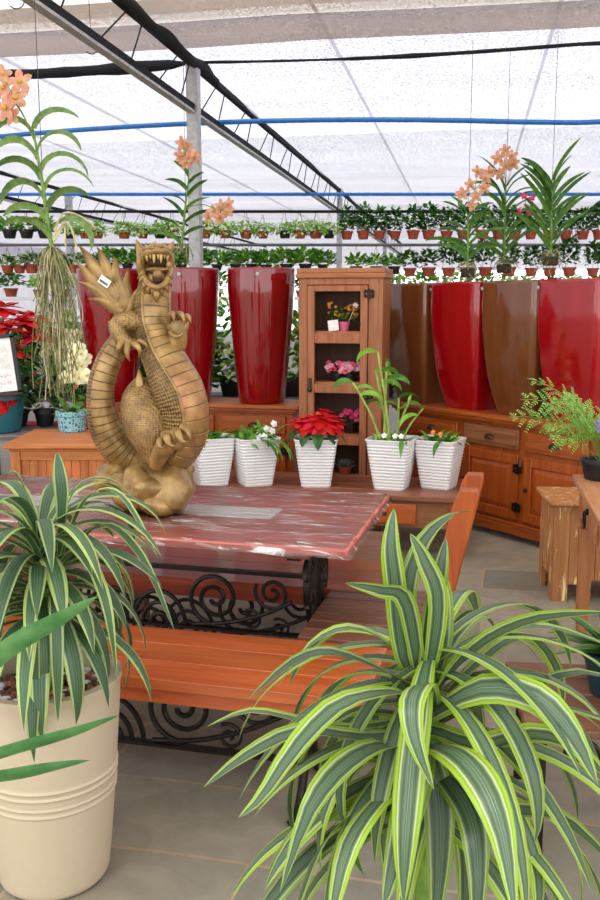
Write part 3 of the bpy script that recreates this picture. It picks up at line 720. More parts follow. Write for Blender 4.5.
for z in SH: b = MB(); b.bb(0.025, CW - 0.025, 0.0, CDD - 0.023, z - 0.02, z); b.build('shelf', 'wood_cabinet', t)

# --- wooden chest at left with plank front
c0 = Vector((-1.845, 5.669, 0)); CHX = 0.86
t = thing('chest', 'orange plank wooden chest below the small teal pot', 'chest', (c0.x, c0.y, 0), 0)
b = MB(); b.bb(-0.01, CHX, 0.0, 0.7, 0.705, 0.74); b.bb(0.02, CHX - 0.03, 0.02, 0.68, 0.69, 0.705); b.build('lid', 'wood_chest_top', t, bevel=0.008)
b = MB(); n = 13
for k in range(n):
    w = (CHX - 0.17) / n; x = 0.085 + k * w; b.bb(x + 0.001, x + w - 0.001, 0.052, 0.07, 0.16, 0.64)
b.build('front_panel', 'wood_chest', t, bevel=0.002)
b = MB(); b.bb(0.085, CHX - 0.085, 0.04, 0.075, 0.63, 0.69); b.bb(0.085, CHX - 0.085, 0.04, 0.075, 0.40, 0.44); b.bb(0.085, CHX - 0.085, 0.04, 0.075, 0.12, 0.17)
for x in (0.05, CHX - 0.075): b.bb(x - 0.02, x, 0.09, 0.64, 0.14, 0.69)
b.bb(0.05, CHX - 0.06, 0.63, 0.65, 0.14, 0.69); b.build('frame', 'wood_chest_top', t, bevel=0.003)
for x in (0.055, CHX - 0.06):
    for y in (0.06, 0.63): b = MB(); b.bb(x - 0.03, x + 0.03, y - 0.03, y + 0.03, 0, 0.69); b.build('leg', 'wood_chest', t, bevel=0.004)

# --- rustic stool-box and right-hand table
s0 = Vector((1.37, 4.83, 0)); t = thing('rustic_stool', 'square plank stool with cream peeling paint beneath the fern', 'stool', s0, math.radians(-4))
b = MB(); b.bb(-0.03, 0.50, -0.03, 0.42, 0.53, 0.555); b.build('top', 'wood_rustic', t, bevel=0.01)
for (ya, yb) in ((0.0, 0.02), (0.37, 0.39)):
    b = MB(); xs = [0.0, 0.085, 0.155, 0.225, 0.295, 0.385, 0.47]
    for i in range(6):
        lo = 0.0 if i in (0, 5) else 0.12 + (0.025 if i in (1, 4) else 0.0) * -1
        b.bb(xs[i] + 0.001, xs[i + 1] - 0.001, ya, yb, lo, 0.53)
    b.build('front_panel' if ya == 0 else 'back_panel', 'wood_rustic', t, bevel=0.003)
for x in (0.01, 0.46):
    b = MB()
    for i in range(4): lo = 0.0 if i in (0, 3) else 0.12; b.bb(x - 0.01, x + 0.01, 0.021 + i * 0.087, 0.021 + (i + 1) * 0.087 - 0.002, lo, 0.53)
    b.build('side_panel', 'wood_rustic', t, bevel=0.003)
tr = Vector((1.298, 4.319, 0)); ta = math.radians(-10.5 + 0)   # origin: far left corner; y towards the far edge
t = thing('sideboard_table', 'light wood drawer table at right with ring handle and turned leg', 'table', tr, ta)
b = MB()
for k in range(5): b.bb(0.0 + k * 0.11 + 0.0005, (k + 1) * 0.11 - 0.0005, -1.3, 0.0, 0.772, 0.80)
b.build('top', 'wood_table', t, bevel=0.006)
b = MB(); b.bb(0.05, 0.075, -1.22, -0.09, 0.60, 0.772); b.bb(0.475, 0.5, -1.22, -0.09, 0.60, 0.772); b.bb(0.09, 0.47, -0.075, -0.05, 0.60, 0.772); b.bb(0.09, 0.47, -1.25, -1.225, 0.60, 0.772); b.build('apron', 'wood_table', t, bevel=0.003)
b = MB(); b.bb(0.036, 0.05, -0.62, -0.13, 0.615, 0.755); dr = b.build('drawer', 'wood_table', t, bevel=0.005)
b = MB(); b.tube([(0.02, -0.375 + 0.03 * math.cos(a), 0.665 + 0.036 * math.sin(a)) for a in [i * PI / 12 for i in range(25)]], 0.005, 6); b.blob((0.03, -0.375, 0.70), (0.01, 0.016, 0.016), 0, 0, 0, 1, 2); b.build('ring_handle', 'iron', dr)
for x in (0.07, 0.48):
    for y in (-0.07, -1.23):
        b = MB(); b.bb(x - 0.035, x + 0.035, y - 0.035, y + 0.035, 0.60, 0.772)
        b.lathe([(0.03, 0.575), (0.036, 0.585), (0.036, 0.60)], 16, (x, y, 0)); b.lathe([(0.028, 0.555), (0.034, 0.565), (0.03, 0.576)], 16, (x, y, 0))
        rg = [[(x + sx * w, y + sy * w, z) for sx, sy in ((-1, -1), (1, -1), (1, 1), (-1, 1))] for z, w in ((0.0, 0.024), (0.54, 0.035), (0.555, 0.034))]
        b.loft(rg); b.build('leg', 'wood_table_up', t, bevel=0.003)

# --- display benches with nursery plants behind
t = thing('display_bench', 'long grey slatted display bench holding plants behind the red pots', 'bench', (-0.6, 8.9, 0), 0)
b = MB()
for k in range(6): b.bb(-3.4, 3.4, -0.35 + k * 0.12, -0.35 + k * 0.12 + 0.1, 0.70, 0.73)
b.build('slatted_top', 'wood_grey_slat', t)
for x in (-3.2, -1.1, 1.1, 3.2):
    for y in (-0.3, 0.3): b = MB(); b.bb(x - 0.03, x + 0.03, y - 0.03, y + 0.03, 0, 0.70); b.build('leg', 'wood_grey_slat', t)
t = thing('display_table', 'low display table with grey cloth and red edge beside chest', 'table', (-2.55, 7.15, 0), 0)
b = MB(); b.bb(-0.75, 0.85, -0.4, 0.4, 0.60, 0.63); b.build('tabletop', 'wood_grey_slat', t)
b = MB(); b.bb(-0.77, 0.87, -0.42, 0.43, 0.631, 0.637); b.build('cloth', 'cloth_grey', t)
b = MB(); b.bb(-0.77, 0.87, 0.16, 0.43, 0.637, 0.643); b.build('cloth_border', 'cloth_red', t, label='red cloth border')
for x in (-0.68, 0.78):
    for y in (-0.33, 0.33): b = MB(); b.bb(x - 0.03, x + 0.03, y - 0.03, y + 0.03, 0, 0.60); b.build('leg', 'wood_grey_slat', t)

# ================================================================== BIG PLANTERS
def round_planter(label, pos, r0=0.175, r1=0.268, h=1.02, plug=True):
    t = thing('tall_planter', label, 'planter', pos, A14)
    prof = [(r0 - 0.012, 0.0), (r0, 0.012)] + [(r0 + (r1 - r0) * (k / 14) ** 0.86, 0.012 + (h - 0.024) * k / 14) for k in range(1, 15)]
    prof = [(min(r, r1 - 0.001 * 0) if z < h * 0.86 else r0 + (r1 - r0) * 0.905 + (r1 - r0) * 0.0 - (z - h * 0.86) * 0.035, z) for r, z in prof] + [(r1 - 0.014, h - 0.005), (r1 - 0.018, h), (r1 - 0.03, h - 0.004), (r1 - 0.036, h - 0.08), (r1 - 0.055, h - 0.2)]
    b = MB(); b.lathe(prof, 48); b.build('body', 'red_glaze', t, angle=60)
    b = MB(); b.lathe([(0.011, 0.0), (0.014, 0.004), (0.008, 0.006)], 12); b.X = Matrix.Identity(4)
    o = b.build('plug', 'steel', t, label='small steel plug below the rim'); o.rotation_euler = (PI / 2, 0, 0.18); o.location = (r1 * 0.18, -r1 * 0.99 + 0.004, h - 0.05)
    return t
for px, Yq, lab in ((114, 7.28, 'leftmost tall round red glazed planter, partly behind the dragon'), (188, 7.17, 'middle tall round red glazed planter, by the grey post'), (262, 7.10, 'tall round red glazed planter next to the wooden cabinet')):
    q = at(px, 401, Yq); round_planter(lab, (q.x, q.y, 0.85))
q = on(188.5, 402.5, 0.85); t = thing('square_planter', 'small square red glazed planter standing before middle tall round planter', 'planter', (q.x, q.y + 0.04, 0.85), A14)
b = MB(); b.loft([rsq(0.10, 0.10, 0), rsq(0.135, 0.135, 0.38), rsq(0.135, 0.135, 0.40), rsq(0.115, 0.115, 0.40), rsq(0.105, 0.105, 0.3)]); b.build('body', 'red_glaze_bright', t)

def square_planter(label, tc, mat, h=0.905, w=0.508):
    p = RP + RU * tc + RN * 0.215; t = thing('tall_planter', label, 'planter', (p.x, p.y, 0.85), RA)
    prof = [(0.0, 0.60), (0.015, 0.615), (0.1, 0.70), (0.2, 0.782), (0.3, 0.848), (0.42, 0.905), (0.55, 0.95), (0.7, 0.985), (0.82, 1.0), (0.97, 0.988), (0.99, 0.992), (1.0, 0.98)]
    rings = []
    def ring(z, f, r=0.09):
        out = []
        base = rsq(w * f, w * f, z * h, r, 5)
        for x, y, zz in base: out.append((x, y, zz))
        return out
    for z, f in prof: rings.append(ring(z, f))
    rings += [ring(1.0, 0.92), ring(0.95, 0.9), ring(0.75, 0.86)]
    b = MB(); b.loft(rings); b.build('body', mat, t, angle=60)
    b = MB(); b.lathe([(0.009, 0.0), (0.012, 0.004), (0.007, 0.006)], 12); o = b.build('plug', 'steel', t); o.rotation_euler = (PI / 2, 0, 0); o.location = (-w * 0.45, -w * 0.5 + 0.003, h - 0.05)
tcs = [0.12, 0.668, 1.185, 1.68]
labs = ['brown square tall planter next to the tall wooden cabinet', 'first red square tall planter, between the two brown planters', 'brown square tall planter standing between two red square planters', 'red square tall planter at right edge behind the fern']
for tc, lab, m in zip(tcs, labs, ('brown_glaze', 'red_glaze_bright', 'brown_glaze', 'red_glaze_bright')): square_planter(lab, tc, m)

# ================================================================== DRAGON
DY = 3.62; DR = Vector((-0.553, DY, 0.786))
def dp(px, py, dy=0.0): return at(px, py, DY + dy) - DR
PXM = (DY * math.cos(TILT) + 0.15 * math.sin(TILT)) / FOC       # metres per pixel at the statue
t = thing('dragon_statue', 'bronze gold coiled dragon statue roaring upward on its rock base', 'statue', DR, 0)
def dtube(b, ctl, n, nseg, plates=None, ref=None, mats=(0, 1), uvlen=1.0, smat=0, flat=1.0):
    q = catmull([(*dp(x, y, dy), r * PXM) for x, y, dy, r in ctl], n)
    pts = [Vector(p[:3]) for p in q]; rs = [p[3] for p in q]
    if plates is None: b.tube(pts, rs, nseg, smat, True, uvlen, None, ref, flat)
    else:
        def mf(i, j):
            a = (j + 0.5) / nseg * 360; a = a if a < 180 else 360 - a
            lim = plates(i / (n - 1)) if callable(plates) else plates
            return mats[0] if a < lim else mats[1]
        b.tube(pts, rs, nseg, mats[1], True, uvlen, mf, ref, flat)
    return pts, rs
# rock base
b = MB()
for px, py, dy, rx, ry, rz, sd in ((148, 489, 0.0, 40, 36, 25, 1), (171, 490, -0.06, 24, 24, 26, 2), (112, 478, 0.02, 21, 22, 15, 3), (137, 487, -0.08, 16, 16, 20, 4), (160, 503, -0.10, 19, 16, 14, 5), (124, 484, -0.06, 13, 15, 13, 6), (178, 472, 0.03, 16, 18, 10, 7), (150, 474, 0.0, 24, 24, 12, 8)):
    b.blob(dp(px, py, dy), (rx * PXM, ry * PXM, rz * PXM), 0, sd, 0.24, 2.6, 4, 0.0)
b.build('rock_base', 'gold_smooth', t, angle=70)
# neck and belly
b = MB()
neck = [(155, 268, 0.05, 13), (154, 286, 0.03, 15.5), (152, 306, 0.0, 17), (153, 328, -0.01, 17.5), (158, 347, -0.03, 19.5), (169, 370, -0.05, 23), (178, 391, -0.06, 26), (183.5, 413, -0.06, 25.5), (181, 434, -0.04, 26), (169, 451, 0.0, 25), (150, 457, 0.07, 20)]
npt = 120; q = catmull([(*dp(x, y, dy), r * PXM) for x, y, dy, r in neck], npt)
ref = []
for i in range(npt):
    k = i / (npt - 1); a = 0.32 + 0.85 * min(1, k / 0.6)
    ref.append(Vector((math.sin(a), -math.cos(a), 0)) if k < 0.72 else Vector((math.sin(a), -math.cos(a), -(k - 0.72) * 2)))
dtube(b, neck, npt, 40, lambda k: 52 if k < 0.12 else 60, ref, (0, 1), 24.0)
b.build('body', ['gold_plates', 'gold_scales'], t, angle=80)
# raised seams between belly plates and scaly flank
b = MB(); pts = [Vector(p[:3]) for p in q]; rs = [p[3] for p in q]
T = [(pts[min(i + 1, npt - 1)] - pts[max(i - 1, 0)]).normalized() for i in range(npt)]
for sgn in (-1, 1):
    line = []
    for i in range(8, npt - 18):
        N = (ref[i] - T[i] * ref[i].dot(T[i])).normalized(); B = T[i].cross(N); a = sgn * math.radians(60)
        line.append(pts[i] + (N * math.cos(a) + B * math.sin(a)) * rs[i] * 0.995)
    b.tube(line, 1.6 * PXM, 8)
b.build('belly_seam', 'gold_smooth', t)
# haunch, thigh and back hump
b = MB()
hau = [(144, 378, 0.0, 8), (143, 390, -0.01, 17), (143, 405, -0.04, 22.5), (147, 422, -0.07, 23.5), (151, 438, -0.09, 20), (155, 453, -0.1, 14), (157, 464, -0.11, 8)]
dtube(b, hau, 40, 28, None, None); b.build('haunch', 'gold_fine', t, angle=80)
b = MB(); dtube(b, [(140, 386, -0.06, 5), (139.5, 378, -0.06, 3.5), (139, 369, -0.05, 0.6)], 8, 8); b.build('dorsal_spike', 'gold_smooth', t)
# tail coil
b = MB(); tail = [(142, 462, 0.06, 17), (128, 455, 0.05, 18), (116, 444, 0.04, 18.5), (106, 428, 0.03, 17), (101, 408, 0.02, 14.5), (101, 386, 0.02, 13.5), (108, 363, 0.03, 13), (119, 344, 0.05, 12), (131, 326, 0.08, 10.5), (136, 308, 0.08, 9), (134, 296, 0.06, 7)]
np2 = 110; q2 = catmull([(*dp(x, y, dy), r * PXM) for x, y, dy, r in tail], np2); p2 = [Vector(p[:3]) for p in q2]
ref2 = [Vector((0.75, -0.66, 0.0))] * np2
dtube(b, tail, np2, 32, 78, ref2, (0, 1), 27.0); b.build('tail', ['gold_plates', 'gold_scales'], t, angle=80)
b = MB()
for i in range(20, 74, 3):
    Tn = (p2[i + 1] - p2[i - 1]).normalized(); N = (ref2[i] - Tn * ref2[i].dot(Tn)).normalized(); B = Tn.cross(N)
    o = p2[i] - N * q2[i][3] * 0.96
    b.tube([o, o - N * 0.012 + Tn * 0.006], [0.008, 0.001], 6)
b.build('tail_ridge', 'gold_smooth', t)
# tail fan
b = MB()
b.blob(dp(117, 291, 0.05), (13 * PXM, 0.02, 25 * PXM), 0, 3, 0.08, 3, 3, rot=Matrix.Rotation(math.radians(-30), 3, 'Y'))
b.blob(dp(129, 316, 0.06), (9 * PXM, 0.024, 12 * PXM), 0, 4, 0.1, 3, 3)
for tip, mid, bs, w in (((79, 246), (95, 268), (118, 298), 10), ((97, 247), (107, 270), (120, 296), 9.5), ((114, 257), (116, 277), (124, 299), 9), ((128, 268), (126, 283), (128, 303), 6), ((76, 263), (93, 280), (116, 302), 9), ((78, 282), (97, 290), (118, 307), 8), ((88, 299), (104, 301), (122, 313), 6.5), ((139, 286), (135, 296), (128, 314), 5)):
    dtube(b, [(*bs, 0.05, w), ((bs[0] + mid[0]) / 2, (bs[1] + mid[1]) / 2, 0.045, w * 0.92), (*mid, 0.035, w * 0.7), ((tip[0] * 2 + mid[0]) / 3 + 0.8, (tip[1] * 2 + mid[1]) / 3 - 0.4, 0.02, w * 0.3), (*tip, 0.0, 0.5)], 14, 12, ref=(0, -1, 0), flat=0.62)
b.build('tail_fan', 'gold_smooth', t, angle=80)
b = MB(); pc = dp(104.5, 281.5, 0.0); b.box(pc, (0.045, 0.003, 0.032), 0, 0, Matrix.Rotation(math.radians(35), 3, 'Y')); pt = b.build('price_tag', 'paper', t, label='small white price sticker')
b = MB(); R = Matrix.Rotation(math.radians(35), 3, 'Y')
for k in range(14): b.box(pc + R @ Vector((-0.017 + 0.0026 * k, -0.002, -0.005)), (0.0013 if k % 3 else 0.002, 0.0015, 0.009), 0, 0, R)
b.build('barcode', 'ink_black', pt)
# limbs
def paw(b, wrist, dirs, spread, dy, cl):
    pass
def claws(parent, items, r=3.0):
    b = MB()
    for c in items: dtube(b, [(x, y, d, w) for x, y, d, w in c], 12, 10)
    return b.build('claws', 'gold_smooth', parent)
b = MB(); dtube(b, [(147, 322, 0.0, 10), (134, 321, -0.03, 10), (122, 322, -0.05, 9.5), (115, 326, -0.06, 7)], 16, 16); dtube(b, [(115, 321, -0.06, 7.5), (118, 332, -0.07, 8), (124, 341, -0.08, 7.5), (130, 345, -0.08, 7)], 14, 14)
b.blob(dp(130, 344, -0.08), (11 * PXM, 0.03, 6 * PXM), 0, 9, 0.1); f = b.build('left_foreleg', 'gold_fine', t, angle=80)
claws(f, [[(122, 342, -0.10, 3.6), (119, 347, -0.12, 3.0), (118, 352, -0.12, 1.6), (120, 356, -0.11, 0.4)], [(128, 345, -0.11, 3.8), (127, 351, -0.13, 3), (128, 357, -0.13, 1.6), (130, 361, -0.12, 0.4)], [(134, 344, -0.11, 3.8), (138, 347, -0.13, 3), (140, 352, -0.13, 1.6), (139, 357, -0.12, 0.4)], [(139, 341, -0.09, 3.4), (144, 343, -0.1, 2.6), (147, 347, -0.1, 1.3), (147, 350, -0.1, 0.4)]])
b = MB(); dtube(b, [(160, 352, 0.0, 10), (171, 350, -0.03, 11), (177, 342, -0.05, 10), (178, 330, -0.06, 9), (177, 321, -0.06, 8)], 20, 16); b.blob(dp(178, 326, -0.06), (11 * PXM, 0.028, 10 * PXM), 0, 5, 0.15); f = b.build('right_foreleg', 'gold_smooth', t, angle=80)
claws(f, [[(170, 322, -0.07, 4), (170, 316, -0.09, 3.6), (173, 314, -0.12, 2.6), (174, 320, -0.13, 1.2), (173, 324, -0.125, 0.4)], [(177, 320, -0.07, 4), (178, 315, -0.09, 3.8), (182, 315, -0.12, 2.6), (184, 321, -0.13, 1.2), (184, 326, -0.12, 0.4)], [(183, 322, -0.06, 4), (186, 317, -0.08, 3.6), (189, 318, -0.1, 2.4), (191, 323, -0.1, 0.4)], [(171, 332, -0.08, 3.6), (175, 336, -0.1, 3), (180, 336, -0.12, 1.6), (183, 333, -0.12, 0.4)]])
b = MB(); dtube(b, [(156, 464, -0.10, 8), (160, 454, -0.14, 9), (167, 444, -0.17, 10), (175, 437, -0.18, 9), (181, 432, -0.18, 7)], 20, 16); b.blob(dp(172, 440, -0.18), (13 * PXM, 0.032, 9 * PXM), 0, 6, 0.12, rot=Matrix.Rotation(math.radians(35), 3, 'Y')); f = b.build('hind_foot', 'gold_smooth', t, angle=80)
claws(f, [[(164, 442, -0.18, 4.5), (160, 441, -0.22, 4), (160, 447, -0.24, 2.4), (166, 448, -0.235, 0.4)], [(170, 437, -0.19, 4.6), (167, 438, -0.23, 4.2), (170, 445, -0.25, 2.4), (176, 446, -0.245, 0.4)], [(177, 432, -0.19, 4.6), (178, 434, -0.23, 4.0), (182, 441, -0.24, 2.3), (187, 442, -0.235, 0.4)], [(182, 428, -0.18, 4.2), (187, 431, -0.2, 3.6), (190, 438, -0.21, 2.0), (191, 444, -0.205, 0.4)]])
# head
hd = MB()
hd.blob(dp(155, 262, 0.055), (14 * PXM, 0.07, 19 * PXM), 0, 2, 0.1)
hd.blob(dp(141.5, 263, 0.01), (5 * PXM, 0.05, 14 * PXM), 0, 3, 0.15); hd.blob(dp(170, 262, 0.01), (4.5 * PXM, 0.05, 13 * PXM), 0, 4, 0.15)
dtube(hd, [(142, 266, 0.0, 3.5), (144, 256, -0.04, 3.5), (150, 251.5, -0.08, 3.6), (157, 250.5, -0.095, 3.8), (164, 251.5, -0.08, 3.6), (169.5, 256, -0.04, 3.4), (171, 266, 0.0, 3.2)], 26, 12)
hd.blob(dp(157, 249, -0.03), (13 * PXM, 0.075, 4.6 * PXM), 0, 5, 0.12)
for x in (153, 161): hd.blob(dp(x, 246.5, -0.085), (3.4 * PXM, 0.02, 2.8 * PXM), 0, 1, 0.1)
for x, s in ((146, -1), (167.5, 1)):
    hd.blob(dp(x, 249, -0.045), (4.2 * PXM, 0.02, 2.8 * PXM), 0, 2, 0.1)
dtube(hd, [(143, 268, 0.0, 3.4), (144.5, 277, -0.05, 3.2), (149, 284, -0.08, 3.1), (157, 287.5, -0.095, 3.2), (164.5, 284, -0.08, 3.1), (169, 276, -0.05, 3.1), (170.5, 267, 0.0, 3.2)], 28, 12)
hd.blob(dp(157, 279, -0.02), (11 * PXM, 0.05, 9 * PXM), 0, 7, 0.06)
head = hd.build('head', 'gold_smooth', t, angle=80)
b = MB(); b.blob(dp(157, 261, -0.012), (11.5 * PXM, 0.035, 8.5 * PXM), 0, 0, 0); b.blob(dp(157.5, 278, -0.066), (5 * PXM, 0.012, 6 * PXM), 0, 0, 0); b.build('mouth', 'gold_dark', head, label='dark fill painted as shade inside the open mouth')  # solid dark blobs stand in for the shade between the jaws
b = MB(); b.blob(dp(157, 269.5, -0.055), (11.5 * PXM, 0.028, 2.6 * PXM), 0, 3, 0.1); b.blob(dp(157.5, 274, -0.075), (4.5 * PXM, 0.012, 5 * PXM), 0, 1, 0.05); b.build('tongue', 'gold_smooth', head)
b = MB()
for x, L, r in ((147, 9, 1.7), (150.5, 6.5, 1.5), (154, 10.5, 1.8), (158, 7, 1.4), (161, 10.5, 1.8), (164.5, 6.5, 1.5), (167.5, 9, 1.7)):
    c = 1 - ((x - 157) / 12) ** 2; dtube(b, [(x, 252.5, -0.06 - 0.03 * c, r), (x, 252.5 + L * 0.6, -0.06 - 0.03 * c, r * 0.75), (x, 252.5 + L, -0.055 - 0.03 * c, 0.3)], 8, 8)
b.build('teeth', 'tooth', head)
b = MB()
for bx, by, tx, ty, w in ((144, 272, 137.5, 279, 2.6), (144.5, 276, 138.5, 284, 2.7), (147, 281, 143, 291, 2.9), (150.5, 284.5, 147.5, 295, 3), (157, 287, 157, 306, 4), (153.5, 286, 153, 297, 3), (161, 286, 163.5, 297, 3), (164.5, 283.5, 168.5, 293, 3), (168, 279, 171.5, 287, 2.7), (169.5, 274, 172.5, 279, 2.4)):
    dtube(b, [(bx, by, -0.055, w), ((bx + tx) / 2 - 0.3, (by + ty) / 2 - 0.5, -0.065, w * 0.8), (tx, ty, -0.045, 0.4)], 10, 8)
b.build('beard', 'gold_smooth', head)
b = MB()
for pts in ([(144, 260, 0.0, 6), (140.5, 250, 0.01, 4.8), (136, 239.5, 0.0, 0.5)], [(168, 253, 0.0, 5), (171, 247, 0.0, 3.4), (173.5, 241, 0.0, 0.5)], [(156, 249, -0.03, 3.2), (155.5, 245, -0.03, 2), (155.5, 241, -0.03, 0.4)], [(148, 249, -0.02, 2.6), (146, 246, -0.02, 1.5), (145, 243.5, -0.02, 0.4)], [(163, 249, -0.02, 2.6), (165, 246, -0.02, 1.5), (166.5, 243, -0.02, 0.4)]):
    dtube(b, pts, 10, 10)
b.build('horns', 'gold_smooth', head)
b = MB()
for x in (146.5, 167): b.blob(dp(x, 252, -0.075), (1.5 * PXM, 0.008, 1.2 * PXM), 0, 0, 0, 1, 2)
b.build('eyes', 'gold_dark', head)

# ================================================================== WHITE RIBBED POTS ON THE CONSOLE
def ribbed_pot(t, w1=0.285, w0=0.195, h=0.325):
    b = MB(); rings = []; n = 15
    for k in range(n):
        for q in (0.0, 0.125, 0.25, 0.375, 0.5, 0.625, 0.75, 0.875):
            f = 0.988 + 0.014 * math.cos(2 * PI * (q - 0.55)); z = (k + q) / n; w = (w0 + (w1 - w0) * z ** 0.9) * f; rings.append(rsq(w, w, z * h * 0.965, 0.13, 5))
    for z, f in ((0.968, 1.02), (0.985, 1.03), (1.0, 1.02)): rings.append(rsq(w1 * f, w1 * f, z * h, 0.13, 5))
    rings.append(rsq(w1 * 0.95, w1 * 0.95, h, 0.13, 5)); rings.append(rsq(w1 * 0.9, w1 * 0.9, h * 0.9, 0.13, 5))
    b.loft(rings); b.build('pot', 'white_plastic', t, angle=65)
    b = MB(); b.loft([rsq(w1 * 0.93, w1 * 0.93, h * 0.90, 0.13, 5), rsq(w1 * 0.9, w1 * 0.9, h * 0.925, 0.13, 5)]); b.build('soil', 'soil', t)
    return h
def console_pot(px, py, rz, label, name='potted_plant'):
    q = on(px, py, 0.40); return thing(name, label, 'potted plant', (q.x + 0.015, q.y + 0.11, 0.40), math.radians(rz))
ov = lambda t: (0.12 + 0.88 * math.sin(PI * min(1, t * 1.0) ** 0.85) ** 0.9) if t < 0.97 else 0.06
def poinsettia_head(b, c, r, rng, mat=0, n=(9, 7, 5), tilt=(0, 0)):
    for ring, (cnt, L, el, dz) in enumerate(zip(n, (1.0, 0.8, 0.5), (0.05, 0.32, 0.65), (0, 0.04, 0.07))):
        for k in range(cnt):
            a = 2 * PI * k / cnt + ring * 0.5 + rng.uniform(-0.2, 0.2)
            b.leaf((c[0] + tilt[0] * dz, c[1] + tilt[1] * dz, c[2] + dz * r * 2), a, el + rng.uniform(-0.15, 0.15), r * L * rng.uniform(0.85, 1.12), r * 0.5 * L, 0.7 + rng.uniform(-0.2, 0.2), rng.uniform(-0.3, 0.3), 8, 0.2, mat, ov, 5)
r5 = random.Random(5)
t = console_pot(207, 487, 24, 'white ribbed pot half hidden behind the dragon, with light green leaves'); h = ribbed_pot(t)
b = MB()
for _ in range(60): b.leaf((r5.uniform(-.08, .08), r5.uniform(-.08, .08), h * 0.9), r5.uniform(0, 6.28), r5.uniform(0.4, 1.2), r5.uniform(0.10, 0.2), 0.03, r5.uniform(0.8, 2.2), 0, 8, 0.3, r5.choice((0, 0, 1)))
b.build('foliage', ['leaf_mid', 'leaf_light'], t)
t = console_pot(252, 487, 22, 'white ribbed pot with trailing strap leaves and small white flowers'); h = ribbed_pot(t)
b = MB()
for _ in range(90): b.leaf((r5.uniform(-.11, .11), r5.uniform(-.11, .11), h * 0.92), r5.uniform(0, 6.28), r5.uniform(0.3, 1.3), r5.uniform(0.10, 0.2), 0.03, r5.uniform(0.8, 2.3), 0, 8, 0.3, r5.choice((0, 0, 1)))
for _ in range(4): b.leaf((0.03 + r5.uniform(-.05, .1), -0.13, h * 0.98), -PI / 2 + r5.uniform(-.3, .9), 0.2, 0.26, 0.03, 1.9, 0, 10, 0.3, 0)
b.build('foliage', ['leaf_mid', 'leaf_light'], t)
b = Blooms()
for x, y, z in ((0.05, -0.10, 0.06), (0.02, -0.14, 0.015), (0.10, -0.07, 0.04), (-0.02, -0.13, 0.02), (0.12, -0.05, 0.085)): b.flower((x, y, h + z), (0.1, -1, 0.4), 0.026, 0, 5, 0.8, 0.3)
b.build('flowers', 'petal_white', t)
t = console_pot(314, 488, -2, 'white ribbed pot holding the red poinsettia', 'potted_poinsettia'); h = ribbed_pot(t)
b = MB(); b.tube([(0, 0, h * 0.9), (0.0, 0, h + 0.12)], 0.008, 6); b.build('stem', 'stem_green', t)
b = MB(); poinsettia_head(b, (0.02, -0.06, h + 0.12), 0.165, r5); poinsettia_head(b, (-0.09, -0.03, h + 0.10), 0.12, r5); poinsettia_head(b, (0.11, 0.0, h + 0.105), 0.12, r5); poinsettia_head(b, (0.05, 0.06, h + 0.15), 0.11, r5)
for k in range(15):
    a = -2.9 + 2.7 * k / 14; b.leaf((0.02 + 0.07 * math.cos(a), -0.03 + 0.07 * math.sin(a), h + 0.12 + 0.02 * (k % 2)), a + r5.uniform(-.2, .2), -0.45 - 0.35 * (k % 2), r5.uniform(0.11, 0.16), 0.085, 0.7, 0.1, 9, 0.2, 0, ov, 5)
b.build('bracts', 'bract_red', t)
b = MB()
for a, L in ((-2.0, 0.17), (-1.5, 0.2), (-0.9, 0.15), (0.2, 0.14), (2.9, 0.15), (-2.7, 0.17), (-0.2, 0.15)): b.leaf((0.09 * math.cos(a), 0.09 * math.sin(a), h + 0.05), a, 0.1, L, 0.08, 1.7, 0, 9, 0.2, 0, ov, 5)
b.build('foliage', 'leaf_dark', t)
b = MB()
for k in range(8): b.blob((0.02 + 0.012 * math.cos(k), -0.075 + 0.012 * math.sin(k), h + 0.165), (0.006,) * 3, 0, 0, 0, 1, 2)
b.build('flower_centre', 'petal_yellow', t)
t = console_pot(391, 491, -20, 'white ribbed pot holding tall green canes with drooping leaves', 'potted_cane_plant'); h = ribbed_pot(t, 0.30, 0.20, 0.335)
cb, lb = MB(), MB()
for x, y, tx, tz, rr in ((-0.06, -0.05, -0.26, 0.36, 0.007), (-0.03, 0.0, -0.12, 0.44, 0.008), (-0.01, 0.03, -0.13, 0.30, 0.007), (-0.05, -0.02, -0.04, 0.5, 0.008), (0.0, -0.06, -0.09, 0.56, 0.007), (0.03, 0.03, 0.03, 0.26, 0.007), (0.02, -0.02, 0.12, 0.26, 0.007), (0.06, 0.0, 0.2, 0.2, 0.006)):
    pts = [(x, y, h * 0.9), (x * 0.6 + tx * 0.4, y, h + tz * 0.45), (tx, y, h + tz)]
    P = catmull(pts, 14); cb.tube(P, [rr * (1 + 0.18 * (i % 3 == 0)) for i in range(14)], 7)
    for q in range(2):
        i = 13 - q * 3; p = P[i]; a = r5.choice((PI, 0, PI + 0.5, -0.5, 3.6, -1.2)) + r5.uniform(-.5, .5)
        lb.leaf(p, a, r5.uniform(0.3, 1.0), r5.uniform(0.14, 0.22), 0.046 if tz > 0.3 else 0.03, r5.uniform(1.5, 2.4), r5.uniform(-.3, .3), 10, 0.25, r5.choice((0, 1)), None, 3, 1.0, r5.choice((-0.8, 0.8)))
for _ in range(46): lb.leaf((r5.uniform(-.1, .13), r5.uniform(-.12, .1), h * 0.92), r5.uniform(0, 6.28), r5.uniform(0.3, 1.1), r5.uniform(0.07, 0.14), 0.018, r5.uniform(0.8, 2.0), 0, 7, 0.3, r5.choice((0, 1)))
lb.leaf((0.10, -0.15, h), -PI / 2 + 0.2, 0.3, 0.2, 0.03, 1.9, 0, 9, 0.3, 0)
cb.build('canes', 'cane', t); lb.build('foliage', ['leaf_mid', 'leaf_light'], t)
b = Blooms()
